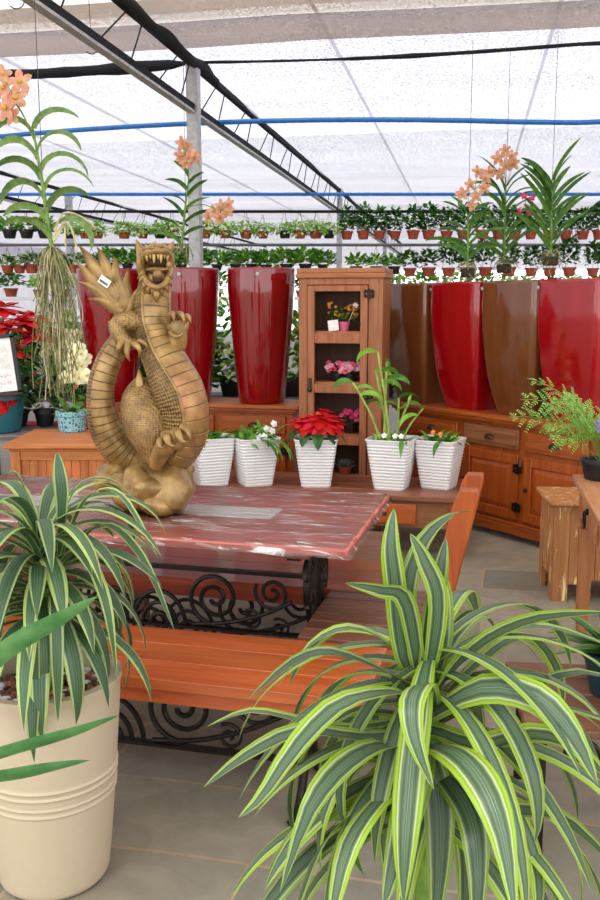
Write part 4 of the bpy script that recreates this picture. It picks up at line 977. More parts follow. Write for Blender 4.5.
for x in (-0.02, 0.05, 0.09): b.flower((x, -0.13, h + 0.03), (0, -1, 0.5), 0.02, 0, 5)
b.build('flowers', 'petal_white', t)
t = console_pot(439, 490, -28, 'white ribbed pot with low green leaves at console right end'); h = ribbed_pot(t)
b = MB()
for _ in range(46): b.leaf((r5.uniform(-.1, .1), r5.uniform(-.1, .1), h * 0.92), r5.uniform(0, 6.28), r5.uniform(0.2, 1.0), r5.uniform(0.07, 0.16), 0.03, r5.uniform(0.6, 1.8), 0, 7, 0.3, r5.choice((0, 0, 1)))
b.leaf((0.05, -0.13, h), -PI / 2, 0.2, 0.18, 0.035, 1.8, 0, 9, 0.3, 0); b.build('foliage', ['leaf_mid', 'leaf_light'], t)
b = Blooms()
for x, z in ((-0.02, 0.05), (0.03, 0.04)): b.flower((x, -0.08, h + z), (0, -1, 0.6), 0.018, 0, 5)
b.build('flowers', 'petal_orange', t)

# ================================================================== SMALL POTS IN THE CABINET
def mini(label, x, sh, name='potted_flower'):
    p = cw(x, 0.10, 0); return thing(name, label, 'potted plant', (p.x, p.y, SH[sh]), A14)
def small_pot(t, r=0.04, h=0.06, mat='black_plastic'):
    b = MB(); b.lathe([(r * 0.72, 0), (r * 0.75, 0.002), (r, h - 0.01), (r * 1.08, h - 0.01), (r * 1.08, h), (r * 0.92, h), (r * 0.85, h - 0.015)], 18); b.build('pot', mat, t)
t = mini('pink pot of yellow orange flowers with white card on highest cabinet shelf', 0.30, 0); small_pot(t, 0.045, 0.065, 'pink_plastic')
b = MB(); b.clump(60, (0, 0, 0.1), (0.09, 0.05, 0.05), 0.045, 0.025, r5); b.build('foliage', 'leaf_mid', t)
b = MB()
for _ in range(34): b.flower((r5.uniform(-.12, .11), r5.uniform(-.06, .03), 0.11 + r5.uniform(-.02, .09)), (r5.uniform(-.4, .4), -1, 0.6), 0.013, r5.choice((0, 0, 1)), 5)
b.build('blossoms', ['petal_orange', 'petal_yellow'], t)
b = MB(); b.box((-0.062, -0.062, 0.04), (0.075, 0.002, 0.075), 0, 0, Matrix.Rotation(-0.12, 3, 'Y')); b.build('price_card', 'paper', t); b = MB(); b.box((0.09, -0.02, 0.18), (0.035, 0.002, 0.028), 0, 0, Matrix.Rotation(0.5, 3, 'Y')); b.build('plant_tag', 'paper', t)
b = MB(); b.tube([(0.03, 0, 0.05), (0.09, -0.018, 0.18)], 0.002, 5); b.build('tag_stick', 'white_plastic', t)
for k, (dx, m) in enumerate(((0.26, 'petal_pink'), (0.35, 'petal_pink'))):
    t = mini(('small black pot of pink flowers, the left of two on second cabinet shelf', 'small black pot of pink flowers, the right of two on second cabinet shelf')[k], dx, 1); small_pot(t, 0.038, 0.055)
    b = MB(); b.clump(26, (0, 0, 0.07), (0.05, 0.04, 0.02), 0.03, 0.02, r5); b.build('foliage', 'leaf_dark', t)
    b = MB()
    for _ in range(26): b.flower((r5.uniform(-.075, .075), r5.uniform(-.06, .02), 0.085 + r5.uniform(-.02, .05)), (r5.uniform(-.5, .5), -1, 0.7), 0.022, r5.choice((0, 0, 0, 1)), 5)
    b.build('blossoms', [m, 'petal_rose'], t)
t = mini('dark pot of magenta flowers on third cabinet shelf', 0.36, 2); small_pot(t, 0.055, 0.08)
b = MB(); b.clump(40, (0, 0, 0.1), (0.07, 0.05, 0.03), 0.04, 0.025, r5); b.build('foliage', 'leaf_dark', t)
b = MB()
for _ in range(22): b.flower((r5.uniform(-.08, .08), r5.uniform(-.07, .02), 0.12 + r5.uniform(-.02, .05)), (r5.uniform(-.5, .5), -1, 0.7), 0.022, 0, 5)
b.build('blossoms', 'petal_magenta', t)
t = mini('brown bowl holding a silver grey succulent on lowest cabinet shelf', 0.32, 3, 'potted_succulent'); small_pot(t, 0.05, 0.055, 'terracotta')
b = MB()
for k in range(40): b.leaf((0, 0, 0.05), k * 2.4, 0.15 + k * 0.03, 0.095 - k * 0.0012, 0.026, -0.4, 0, 6, 0.5, 0, ov)
b.build('rosette', 'silver_leaf', t)

# ================================================================== DRACAENAS
def dleaf(b, pts, w, side=None, fold=0.18, n=16):
    P = catmull([tuple(p) for p in pts], n); pr = lambda t: (0.35 + 0.65 * min(1, t / 0.4)) * (1 - max(0, (t - 0.55) / 0.45) ** 2.0) + 0.01
    b.strip(P, [w * pr(i / (n - 1)) for i in range(n)], side, fold, 0, 9)
# foreground plant at right
SX, SY = 0.225, 1.52
t = thing('potted_dracaena', 'large striped green and lime dracaena filling the right foreground', 'potted plant', (SX, SY, 0), 0)
O = Vector((SX, SY, 0))
b = MB(); b.lathe([(0.12, 0), (0.125, 0.01), (0.155, 0.34), (0.16, 0.35), (0.16, 0.37), (0.145, 0.37), (0.14, 0.34)], 36); b.build('pot', 'beige_ceramic', t)
b = MB(); b.lathe([(0.137, 0.32), (0.139, 0.335), (0.04, 0.345)], 30); b.build('soil', 'soil', t)
b = MB(); b.tube([(0, 0, 0.33), (0.005, 0, 0.75), (0, 0, 1.08)], [0.022, 0.02, 0.012], 10); b.build('stem', 'stem_green', t)
b = MB()
K = lambda *pp: [at(x, y, Y) - O for x, y, Y in pp]
up = Vector((0.3, -0.5, 1))
def kl(w, pts, side=None):
    if O.y > 1.5 and O.y < 1.53: pts = [(421, pts[0][1] + 14, 1.52)] + pts
    dleaf(b, K(*pts), w, side)
kl(0.038, [(404, 660, 1.5), (396, 590, 1.47), (391, 545, 1.46), (394, 508, 1.47)], (1, -0.25, 0))
kl(0.034, [(414, 660, 1.5), (408, 590, 1.48), (425, 540, 1.5), (452, 515, 1.52), (470, 512, 1.54)], (1, -0.6, 0.4))
kl(0.036, [(425, 665, 1.5), (432, 610, 1.48), (440, 570, 1.47), (446, 538, 1.48)], (1, 0.3, 0))
kl(0.032, [(418, 665, 1.5), (405, 600, 1.44), (380, 590, 1.42), (345, 583, 1.42)], (0.5, -0.3, 1))
kl(0.034, [(430, 665, 1.5), (438, 600, 1.46), (424, 560, 1.45), (410, 533, 1.45)], (1, 0.1, 0))
kl(0.040, [(437, 665, 1.52), (442, 615, 1.54), (436, 575, 1.56), (418, 556, 1.56)], (1, 0.1, 0))
kl(0.050, [(420, 700, 1.47), (395, 692, 1.40), (343, 703, 1.32), (300, 743, 1.27), (262, 797, 1.24), (238, 818, 1.23)])
kl(0.050, [(412, 760, 1.45), (385, 745, 1.36), (345, 765, 1.26), (310, 810, 1.20), (280, 893, 1.17)])
kl(0.046, [(412, 690, 1.5), (385, 672, 1.46), (333, 653, 1.43), (293, 662, 1.42), (248, 700, 1.40)])
kl(0.036, [(412, 680, 1.52), (390, 645, 1.52), (350, 628, 1.5), (310, 645, 1.49), (276, 690, 1.5)])
kl(0.050, [(412, 735, 1.46), (365, 738, 1.40), (300, 732, 1.36), (245, 757, 1.33), (203, 788, 1.31)])
kl(0.030, [(412, 720, 1.5), (350, 728, 1.48), (300, 720, 1.46), (250, 711, 1.45), (206, 727, 1.44)])
kl(0.056, [(425, 745, 1.45), (455, 752, 1.32), (483, 783, 1.25), (503, 835, 1.20), (516, 920, 1.16)], (0.95, 0.1, 0.25))
kl(0.040, [(432, 705, 1.47), (424, 683, 1.37), (412, 700, 1.30), (415, 740, 1.27), (434, 790, 1.26)], (1, 0, 0.1))
kl(0.044, [(432, 700, 1.5), (455, 668, 1.48), (490, 638, 1.46), (540, 618, 1.45), (610, 612, 1.44)], (0.3, -0.6, 1))
kl(0.036, [(438, 690, 1.5), (470, 650, 1.5), (520, 628, 1.5), (570, 632, 1.5), (640, 660, 1.5)])
kl(0.050, [(430, 715, 1.47), (480, 688, 1.40), (535, 697, 1.34), (573, 735, 1.30), (598, 785, 1.28)], (0.5, 0.3, 1))
kl(0.052, [(430, 730, 1.48), (477, 745, 1.42), (533, 735, 1.38), (575, 748, 1.35), (620, 790, 1.33)], (0.1, -0.6, 1))
kl(0.046, [(435, 780, 1.48), (500, 808, 1.42), (560, 817, 1.38), (620, 870, 1.35)], (0.1, -0.6, 1))
kl(0.056, [(418, 742, 1.46), (416, 775, 1.37), (402, 830, 1.31), (383, 910, 1.27)], (1, -0.1, 0.2))
kl(0.052, [(428, 755, 1.46), (439, 800, 1.42), (440, 860, 1.39), (434, 940, 1.37)], (1, 0.1, 0))
kl(0.046, [(415, 770, 1.45), (378, 800, 1.34), (346, 850, 1.27), (328, 940, 1.24)], (1, -0.3, 0.4))
kl(0.046, [(440, 775, 1.45), (468, 810, 1.37), (478, 862, 1.31), (476, 950, 1.28)], (1, 0.2, 0.3))
kl(0.046, [(425, 800, 1.48), (412, 850, 1.44), (398, 940, 1.41)], (1, 0, 0.1))
kl(0.044, [(415, 790, 1.47), (360, 810, 1.42), (318, 850, 1.38), (290, 930, 1.36)], (0.5, -0.4, 1))
kl(0.036, [(440, 700, 1.5), (480, 662, 1.5), (520, 640, 1.52), (556, 690, 1.52)])
kl(0.042, [(432, 690, 1.52), (470, 690, 1.56), (520, 690, 1.6), (580, 672, 1.62), (640, 690, 1.62)])
rd = random.Random(11)
for i in range(74):
    q = i / 74; z = 0.68 + 0.34 * q; a = i * 2.39996 + rd.uniform(-0.25, 0.25); el = -0.1 + 0.72 * q + rd.uniform(-0.2, 0.2)
    if math.sin(a) < -0.45 and q > 0.5: el -= 0.35
    if math.cos(a) < -0.25 and q > 0.4: el -= 0.3
    if math.sin(a) < -0.72 and q < 0.75: continue
    L = rd.uniform(0.34, 0.47); b.leaf((0.012 * math.cos(a), 0.012 * math.sin(a), z), a, el, L, rd.uniform(0.034, 0.05), rd.uniform(1.2, 2.3), rd.uniform(-0.5, 0.5), 14, 0.2, 0, lambda t: (0.5 + 0.5 * min(1, t / 0.35)) * (1 - max(0, (t - 0.55) / 0.45) ** 2.0) + 0.01, 9)
b.build('foliage', 'leaf_dracaena', t, angle=180)
# left plant in the tall beige pot
q = at(43, 600, 2.41); PX = q.x
t = thing('potted_dracaena', 'striped dracaena in tall ringed beige pot at left', 'potted plant', (PX, 2.41, 0), 0)
b = MB(); R1, R0, HH = 0.203, 0.150, 0.595; prof = [(R0 - 0.01, 0), (R0, 0.01)]
for k in range(1, 60):
    z = 0.01 + (HH - 0.03) * k / 60; r = R0 + (R1 - R0) * (z / HH) ** 0.8
    for zc in (0.265, 0.285, 0.315, 0.335): r += 0.0035 * math.exp(-((z - zc) / 0.004) ** 2)
    prof.append((r, z))
for zc in (0.265, 0.285, 0.315, 0.335): prof += [(R0 + (R1 - R0) * (zc / HH) ** 0.8 + 0.004, zc), (R0 + (R1 - R0) * ((zc - 0.006) / HH) ** 0.8, zc - 0.006), (R0 + (R1 - R0) * ((zc + 0.006) / HH) ** 0.8, zc + 0.006)]
prof.sort(key=lambda p: p[1]); prof += [(R1 + 0.004, HH - 0.01), (R1 + 0.002, HH), (R1 - 0.022, HH), (R1 - 0.028, HH - 0.01), (R1 - 0.03, HH - 0.08)]
b.lathe(prof, 56); b.build('pot', 'beige_ceramic', t, angle=50)
b = MB(); b.lathe([(R1 - 0.031, HH - 0.09), (R1 - 0.03, HH - 0.06), (0.05, HH - 0.055)], 36); b.build('soil', 'soil', t)
b = MB(); rg = random.Random(3)
for k in range(330):
    a = rg.uniform(0, 6.28); r = (R1 - 0.045) * rg.uniform(0, 1) ** 0.5
    b.blob((r * math.cos(a), r * math.sin(a), HH - 0.05 + rg.uniform(-0.004, 0.008)), (rg.uniform(0.008, 0.018), rg.uniform(0.007, 0.014), rg.uniform(0.005, 0.01)), rg.choice((0, 0, 0, 1)), k, 0.35, 3, 1)
g = b.build('gravel', ['gravel', 'white_plastic'], t, smooth=False); g['kind'] = 'stuff'; g['label'] = 'brown bark chips and white pebbles'
b = MB(); b.tube([(0, 0, HH - 0.06), (0.01, 0, 0.75), (0.0, 0, 1.0)], [0.02, 0.018, 0.01], 10); b.build('stem', 'stem_green', t)
b = MB(); rd = random.Random(21)
for i in range(84):
    q = i / 84; z = 0.74 + 0.26 * q; a = i * 2.39996 + rd.uniform(-0.25, 0.25); el = 0.15 + 0.95 * q + rd.uniform(-0.2, 0.2)
    L = rd.uniform(0.33, 0.46); b.leaf((0.012 * math.cos(a), 0.012 * math.sin(a), z), a, el, L, rd.uniform(0.036, 0.05), rd.uniform(1.6, 2.8), rd.uniform(-0.4, 0.4), 13, 0.2, 0, lambda t: (0.5 + 0.5 * min(1, t / 0.35)) * (1 - max(0, (t - 0.55) / 0.45) ** 2.0) + 0.01, 9)
O = Vector((PX, 2.41, 0))
kl(0.040, [(60, 560, 2.42), (62, 500, 2.40), (60, 475, 2.40), (57, 452, 2.42)], (1, 0, 0))
kl(0.034, [(60, 560, 2.42), (85, 500, 2.38), (120, 495, 2.36), (158, 558, 2.32)])
kl(0.036, [(60, 570, 2.42), (100, 525, 2.34), (140, 555, 2.28), (175, 632, 2.24)])
kl(0.034, [(55, 570, 2.42), (80, 550, 2.3), (105, 600, 2.2), (117, 680, 2.18)])
kl(0.036, [(50, 600, 2.4), (55, 600, 2.26), (57, 660, 2.2), (58, 722, 2.19)], (1, 0, 0))
kl(0.036, [(40, 590, 2.4), (30, 600, 2.26), (33, 650, 2.2), (37, 730, 2.19)], (1, 0, 0))
kl(0.03, [(50, 560, 2.42), (20, 480, 2.4), (0, 478, 2.4), (-30, 500, 2.4)])
kl(0.03, [(52, 560, 2.42), (75, 490, 2.42), (110, 480, 2.44), (140, 505, 2.46)])
b.build('foliage', 'leaf_dracaena_far', t, angle=180)
# plant at the left edge whose long blades cross the picture
q = at(-95, 735, 1.15); t = thing('potted_blade_plant', 'plant at left edge reaching long plain green blades over the beige pot', 'potted plant', (q.x, 1.15, 0), 0); O = Vector((q.x, 1.15, 0))
b = MB(); b.lathe([(0.12, 0), (0.125, 0.01), (0.16, 0.40), (0.168, 0.40), (0.168, 0.43), (0.15, 0.43), (0.145, 0.40)], 32); b.build('pot', 'terracotta', t)
b = MB(); b.lathe([(0.14, 0.38), (0.144, 0.40), (0.03, 0.41)], 24); b.build('soil', 'soil', t)
b = MB(); b.tube([(0, 0, 0.39), (0, 0, q.z - 0.1), (0, 0, q.z + 0.12)], [0.018, 0.016, 0.01], 8); b.build('stem', 'stem_green', t)
b = MB()
kl(0.027, [(-95, 730, 1.15), (-40, 690, 1.13), (10, 648, 1.11), (55, 622, 1.10), (98, 596, 1.09)], (0.1, -0.35, 1))
kl(0.021, [(-95, 770, 1.15), (-40, 765, 1.12), (20, 748, 1.10), (75, 732, 1.09), (120, 715, 1.09)], (0.1, -0.5, 1))
kl(0.023, [(-95, 790, 1.15), (-40, 782, 1.12), (10, 776, 1.10), (50, 768, 1.09), (90, 760, 1.09)], (0.05, -0.5, 1))
for i in range(16):
    a = PI * 0.62 + i * 0.18 + rd.uniform(-.1, .1); b.leaf((0, 0, q.z - 0.1 + 0.012 * i), a, 0.3 + 0.05 * i, 0.4, 0.04, 1.0, 0.2, 12, 0.2, 0, None, 7)
b.build('foliage', 'leaf_blade', t, angle=180)

# ================================================================== RIGHT SIDE PLANTS
def tw2(x, y): return tr + Matrix.Rotation(ta, 3, 'Z') @ Vector((x, y, 0))
p = tw2(0.115, -0.11); t = thing('potted_fern', 'feathery light green fern in black pot on drawer table corner', 'potted plant', (p.x, p.y, 0.80), 0)
b = MB(); b.lathe([(0.07, 0), (0.072, 0.004), (0.088, 0.08), (0.095, 0.08), (0.095, 0.095), (0.082, 0.095), (0.076, 0.07)], 26); b.build('pot', 'black_plastic', t)
b = MB(); b.lathe([(0.075, 0.05), (0.077, 0.075), (0.02, 0.08)], 20); b.build('soil', 'soil', t)
sb, lb = MB(), MB(); rf = random.Random(4)
def frond(a, el, L, dr, roll=0.9, base=(0, 0, 0.07)):
    p = Vector(base); n = 26; pts = [p.copy()]; ds = []
    for i in range(n):
        e = el - dr * (i / n) ** 1.4; d = Vector((math.cos(a) * math.cos(e), math.sin(a) * math.cos(e), math.sin(e))); p = p + d * L / n; pts.append(p.copy()); ds.append(d)
    ds.append(ds[-1]); sb.tube(pts, 0.0016, 5)
    for i in range(8, n, 2):
        f = (i - 8) / (n - 8); ln = L * 0.30 * (1 - f) ** 0.75 + 0.012
        pp = Matrix.Rotation(roll, 3, ds[i]) @ Vector((-math.sin(a), math.cos(a), 0)); nn = ds[i].cross(pp)
        for sg in (-1, 1):
            ln *= rf.uniform(0.72, 1.12); dd = (ds[i] * rf.uniform(0.4, 0.75) + pp * sg * 0.85 + nn * rf.uniform(-0.3, 0.3)).normalized(); o = pts[i]; sv = dd.cross(nn).normalized(); m = max(3, int(ln / 0.012))
            for k in range(1, m + 1):
                c = o + dd * (ln * k / m) + Vector((0, 0, -0.12 * ln * (k / m) ** 2)); w = 0.017 * (1.15 - 0.6 * k / m)
                for s2 in (-1, 1):
                    tip = c + (dd * 0.55 + sv * s2 * 0.8) * w; lb.strip([c, (c + tip) / 2 + nn * rf.uniform(-.002, .002), tip], [0.003, 0.006, 0.0015], dd - sv * s2 * 0.5, 0.1, 0, 2)
for a, el, L, dr in ((PI - 0.05, 1.2, 0.52, 1.35), (PI + 0.35, 1.2, 0.46, 1.25), (PI - 0.3, 1.3, 0.55, 1.15), (PI + 0.6, 1.3, 0.42, 1.0), (PI - 0.5, 1.3, 0.40, 1.1), (-2.2, 1.25, 0.34, 1.3), (2.2, 1.35, 0.4, 1.0), (PI - 0.1, 0.9, 0.5, 1.1), (PI + 0.5, 0.8, 0.4, 0.9), (0.3, 1.2, 0.4, 1.3), (-0.6, 1.1, 0.36, 1.2), (1.0, 1.3, 0.4, 1.1), (PI + 0.1, 1.35, 0.40, 0.8)): frond(a, el, L, dr, rf.uniform(-0.9, -0.2) if math.cos(a) < 0 else 0.9)
sb.build('stems', 'stem_green', t); lb.build('fronds', 'leaf_fern', t, smooth=False)
p = tw2(0.30, -0.16); t = thing('potted_flower', 'purple flowering plant behind fern on the drawer table', 'potted plant', (p.x, p.y, 0.80), 0); small_pot(t, 0.075, 0.11)
b = MB(); b.clump(60, (0, 0, 0.16), (0.09, 0.09, 0.06), 0.07, 0.035, r5); b.build('foliage', 'leaf_dark', t)
b = MB()
for _ in range(50): b.flower((r5.uniform(-.20, .08), r5.uniform(-.10, .06), 0.18 + r5.uniform(0, .14)), (r5.uniform(-1, .4), -1, 0.5), 0.03, 0, 5)
b.build('blossoms', 'petal_purple', t)
# iron legged stand with bromeliad
sx, sy = 0.70, 2.50; t = thing('plant_stand', 'low wooden topped stand with dark iron legs behind foreground dracaena', 'stand', (sx, sy, 0), math.radians(-6))
b = MB()
for k in range(4): b.bb(-0.05, 0.5, -0.03 + k * 0.13, -0.03 + k * 0.13 + 0.12, 0.375, 0.40)
b.build('top', 'wood_brown', t, bevel=0.004)
for x in (0, 0.45):
    for y in (0.0, 0.44): b = MB(); b.tube([(x, y, 0), (x, y, 0.375)], 0.016, 10); b.build('leg', 'iron', t)
b = MB(); b.tube([(0, 0, 0.3), (0.45, 0, 0.3)], 0.01, 8); b.tube([(0, 0.44, 0.3), (0.45, 0.44, 0.3)], 0.01, 8); b.tube([(0, 0, 0.3), (0, 0.44, 0.3)], 0.01, 8); b.tube([(0.45, 0, 0.3), (0.45, 0.44, 0.3)], 0.01, 8)
for x in (0.11, 0.34): spiral(b, x, 0.31, 0.055, 1.8, 0.0, 0, 1, 0.007)
b.build('scroll_rail', 'iron', t)
t = thing('potted_bromeliad', 'red centred bromeliad in dark teal pot on the iron legged stand', 'potted plant', (0.985, 2.72, 0.40), 0)
b = MB(); b.lathe([(0.075, 0), (0.078, 0.005), (0.1, 0.12), (0.108, 0.12), (0.108, 0.14), (0.094, 0.14), (0.09, 0.11)], 26); b.build('pot', 'dark_teal', t)
b = MB(); b.lathe([(0.085, 0.09), (0.09, 0.115), (0.02, 0.12)], 18); b.build('soil', 'soil', t)
b = MB()
for i in range(26): b.leaf((0, 0, 0.12), i * 2.4, 0.35 + i * 0.03, 0.26 - 0.003 * i, 0.045, 0.9, 0, 10, 0.3, 0, None, 5)
b.build('foliage', 'leaf_bromeliad', t)
b = MB()
for i in range(12): b.leaf((0, 0, 0.16), i * 2.4, 0.9 + i * 0.04, 0.08, 0.025, 0.4, 0, 8, 0.3, 0, None, 5)
b.build('bracts', 'bract_red', t)

# ================================================================== HANGING VANDA ORCHIDS
def vanda(label, px0, py0, px1, py1, Y, L, n, seed, root_px, flowers, W=0.022, fm=('petal_peach', 'petal_yellow'), mat='leaf_strap', droop=(0.9, 1.7), el=(0.75, 1.15), top=3.6, roots=26, fr=0.04, block=True):
    rg = random.Random(seed); a, c = at(px0, py0, Y), at(px1, py1, Y)
    t = thing('hanging_orchid', label, 'orchid', a, 0); d = c - a; H = d.length
    b = MB(); b.tube([(0, 0, -0.06), d * 0.5, d], [0.012, 0.009, 0.005], 8); b.build('stem', 'stem_green', t)
    b = MB()
    for i in range(n):
        q = i / (n - 1); s = 0 if i % 2 else PI; p = d * q
        b.leaf(p, s + rg.uniform(-0.55, 0.55), rg.uniform(*el) + 0.3 * q, L * rg.uniform(0.75, 1.1) * (1 - 0.25 * q), W, rg.uniform(*droop), rg.uniform(-.3, .3), 11, 0.35, 0, lambda t: (0.8 + 0.2 * min(1, t / 0.2)) * (1 - max(0, (t - 0.6) / 0.4) ** 2 * 0.85), 3, 1.0, rg.choice((-1, 1)) * rg.uniform(0.5, 1.1))
    b.build('foliage', mat, t)
    if block: b = MB(); b.bb(-0.05, 0.05, -0.04, 0.04, -0.12, -0.05); b.build('basket', 'moss', t, bevel=0.008)
    b = MB(); z1 = at(px0, root_px, Y).z - a.z
    for k in range(roots):
        x = rg.uniform(-0.03, 0.03); sp = rg.uniform(-0.10, 0.10); q = rg.uniform(0.3, 1.0)
        pts = [(x * 0.5, rg.uniform(-.02, .02), -0.03), (x + sp * 0.6, rg.uniform(-.05, .05), z1 * q * 0.35 + 0.03), (x + sp * 0.9 + rg.uniform(-.03, .03), rg.uniform(-.06, .06), z1 * q * 0.7), (x + sp + rg.uniform(-.04, .04), rg.uniform(-.06, .06), z1 * q)]
        b.tube(catmull(pts, 12), 0.0021, 5, rg.choice((0, 0, 0, 1)))
    b.build('roots', ['root_green', 'root'], t)
    if flowers:
        sb, fb = MB(), Blooms()
        for src, cl in flowers:
            o = at(*src, Y) - a; ends = [at(x, y, Y - dy) - a for x, y, dy in cl]
            mid = sum(ends, Vector()) / len(ends); P = catmull([o, o * 0.5 + mid * 0.5 + Vector((0, 0, 0.04)), mid], 8); sb.tube(P, 0.004, 6)
            for e in ends:
                sb.tube([P[rg.choice((4, 5, 6, 7))], e], 0.0025, 5); fb.flower(e, (rg.uniform(-.7, .7), -1, rg.uniform(-.3, .5)), fr * rg.uniform(0.8, 1.1), 0, 5, 0.62, 0.3, 1)
        sb.build('flower_spike', 'stem_green', t); fb.build('flowers', list(fm), t)
    b = MB(); b.tube([(0.0, 0.012, -0.05), d * 0.55 + Vector((0, 0.015, 0)), (d.x * 0.6, 0.015, top - a.z)], 0.002, 5); b.build('hanging_wire', 'wire', t)
    return t
t = vanda('large hanging orchid at left edge with peach flowers and bare dangling roots', 52, 240, 33, 128, 4.5, 0.36, 12, 2, 400, [((38, 150), [(4, 88, 0), (16, 98, 0.03), (6, 108, 0.05), (20, 82, 0.02), (-6, 98, 0.0), (12, 115, 0.04), (2, 74, 0.02)])], 0.038, mat="leaf_strap_pale", droop=(2.0, 2.9), el=(0.85, 1.2), roots=110, fr=0.062, block=False)
b = MB(); O = at(52, 240, 4.5)
for pp in ([(53, 240), (62, 214), (80, 216), (95, 228)], [(53, 238), (66, 222), (74, 236), (77, 252)], [(54, 242), (64, 226), (65, 240), (66, 246)]): b.tube(catmull([at(x, y, 4.47) - O for x, y in pp], 12), 0.005, 6)
b.build('aerial_root', 'root', t)
vanda('hanging orchid with peach flowers in front of near grey post', 181, 243, 189, 176, 7.55, 0.27, 11, 5, 270, [((189, 178), [(187, 148, 0), (180, 156, 0.03), (194, 157, 0.03), (186, 163, 0.05), (182, 143, 0.02)]), ((186, 208), [(213, 211, 0.02), (221, 206, 0.0), (228, 212, 0.03), (219, 217, 0.05), (208, 217, 0.0), (229, 204, 0.0)])], 0.042, droop=(0.7, 1.5), el=(0.7, 1.0), fr=0.065, roots=16, block=False)
vanda('hanging orchid with peach and yellow flowers, leftmost above the right planters', 468, 262, 468, 214, 7.45, 0.40, 15, 8, 284, [((468, 225), [(470, 184, 0), (478, 172, 0), (476, 196, 0.02), (484, 188, 0.03), (462, 194, 0), (472, 206, 0.02), (486, 178, 0.0)])], 0.036, roots=24, fr=0.058)
vanda('hanging orchid with pink peach flowers, middle one above right planters', 504, 258, 506, 186, 7.7, 0.46, 18, 9, 284, [((506, 195), [(505, 150, 0), (498, 158, 0.02), (512, 156, 0.02), (506, 165, 0.04), (500, 174, 0.03), (513, 164, 0), (490, 172, 0.02)])], 0.038, roots=30, fr=0.06)
vanda('hanging orchid with upright leaves and small crimson flowers, nearest fern', 551, 250, 552, 180, 7.3, 0.46, 20, 10, 276, [((545, 225), [(526, 206, 0), (520, 211, 0.02), (532, 198, 0), (524, 196, 0.02), (530, 212, 0)])], 0.038, fm=('petal_magenta', 'petal_yellow'), droop=(0.4, 1.2), el=(0.85, 1.2), roots=30, fr=0.03)

# ================================================================== LEFT EDGE: SIGN, POINSETTIA, ORCHIDS, NURSERY POTS
Ys = 4.75; p = at(-2, 480, Ys); t = thing('sign_stand', 'white paper sign in black frame on black post, left edge', 'sign', (p.x, Ys, 0), 0)
b = MB(); b.bb(-0.014, 0.014, -0.014, 0.014, 0.0, 1.05); b.build('post', 'black_plastic', t, bevel=0.003)
b = MB(); b.lathe([(0.14, 0), (0.14, 0.012), (0.02, 0.02)], 28); b.build('base', 'black_plastic', t)
cs = at(-14, 367, Ys - 0.04) - Vector((p.x, Ys, 0)); tilt = Matrix.Rotation(math.radians(-6), 3, 'Y'); hw, hh = 0.155, 0.145
b = MB()
for o, s in (((0, 0, hh), (hw * 2 + 0.02, 0.014, 0.02)), ((0, 0, -hh), (hw * 2 + 0.02, 0.014, 0.02)), ((hw, 0, 0), (0.02, 0.014, hh * 2)), ((-hw, 0, 0), (0.02, 0.014, hh * 2))): b.box(cs + tilt @ Vector(o), s, 0, 0, tilt)
b.box(cs + tilt @ Vector((0, 0.012, 0)), (hw * 2, 0.008, hh * 2), 0, 0, tilt); b.build('frame', 'black_plastic', t)
b = MB(); b.box(cs + tilt @ Vector((0, 0.004, 0)), (hw * 2 - 0.02, 0.004, hh * 2 - 0.02), 0, 0, tilt); sh = b.build('sheet', 'paper', t)
for txt, dz, sz, m in (('ACAO', 0.062, 0.055, 'ink_grey'), ('Tudo L', 0.018, 0.045, 'ink_grey'), ('Nada L', -0.02, 0.04, 'ink_grey')):
    cu = bpy.data.curves.new('lettering', 'FONT'); cu.body = txt; cu.size = sz; cu.align_x = 'LEFT'; cu.materials.append(M[m]); o = bpy.data.objects.new('lettering', cu); C.objects.link(o); o.parent = sh
    o.location = cs + tilt @ Vector((hw - 0.03, -0.0005, dz)); o.rotation_euler = (PI / 2, math.radians(-6), 0); o.scale = (-1, 1, 1)
    bpy.context.view_layer.update(); me = bpy.data.meshes.new_from_object(o.evaluated_get(bpy.context.evaluated_depsgraph_get())); o2 = bpy.data.objects.new('lettering', me); C.objects.link(o2)
    o2.parent = sh; o2.location = o.location; o2.rotation_euler = o.rotation_euler; o2.scale = o.scale; bpy.data.objects.remove(o)

b = MB(); rs_ = random.Random(6)
for dz in (-0.055, -0.093):
    x = -hw + 0.03
    while x < hw - 0.03: wd = rs_.uniform(0.006, 0.016); b.box(cs + tilt @ Vector((x, 0.0015, dz + rs_.uniform(-.003, .003))), (wd, 0.001, rs_.uniform(0.008, 0.016)), 0, 0, tilt); x += wd + rs_.uniform(0.002, 0.006)
b.build('red_lettering', 'ink_red', sh)
Yp = 6.98; p = at(-4, 430, Yp); t = thing('potted_poinsettia', 'large bushy red poinsettia in teal tub on display table', 'potted plant', (p.x, Yp, 0.646), 0)
b = MB(); b.lathe([(0.18, 0), (0.185, 0.008), (0.225, 0.25), (0.245, 0.25), (0.248, 0.275), (0.22, 0.275), (0.21, 0.2)], 36); b.build('pot', 'teal_plastic', t)
b = MB(); b.lathe([(0.208, 0.2), (0.212, 0.235), (0.03, 0.25)], 24); b.build('soil', 'soil', t)
b = MB(); n = 48; rings = []
for k in range(7):
    rg_ = []
    for j in range(n):
        g = (0.5 + 1.42 * j / (n - 1)) * PI; zl = 0.27 * min(1, max(0, (g / PI - 1.45) / 0.47)); z = zl + (0.30 - zl) * k / 6; r = 0.192 + 0.16 * z + 0.012 * math.sin(j * 1.9 + k)
        rg_.append((r * math.cos(g), r * math.sin(g), z + 0.004))
    rings.append(rg_)
vs = [p for r in rings for p in r]; b.add(vs, [(k * n + j, k * n + j + 1, (k + 1) * n + j + 1, (k + 1) * n + j) for k in range(6) for j in range(n - 1)])
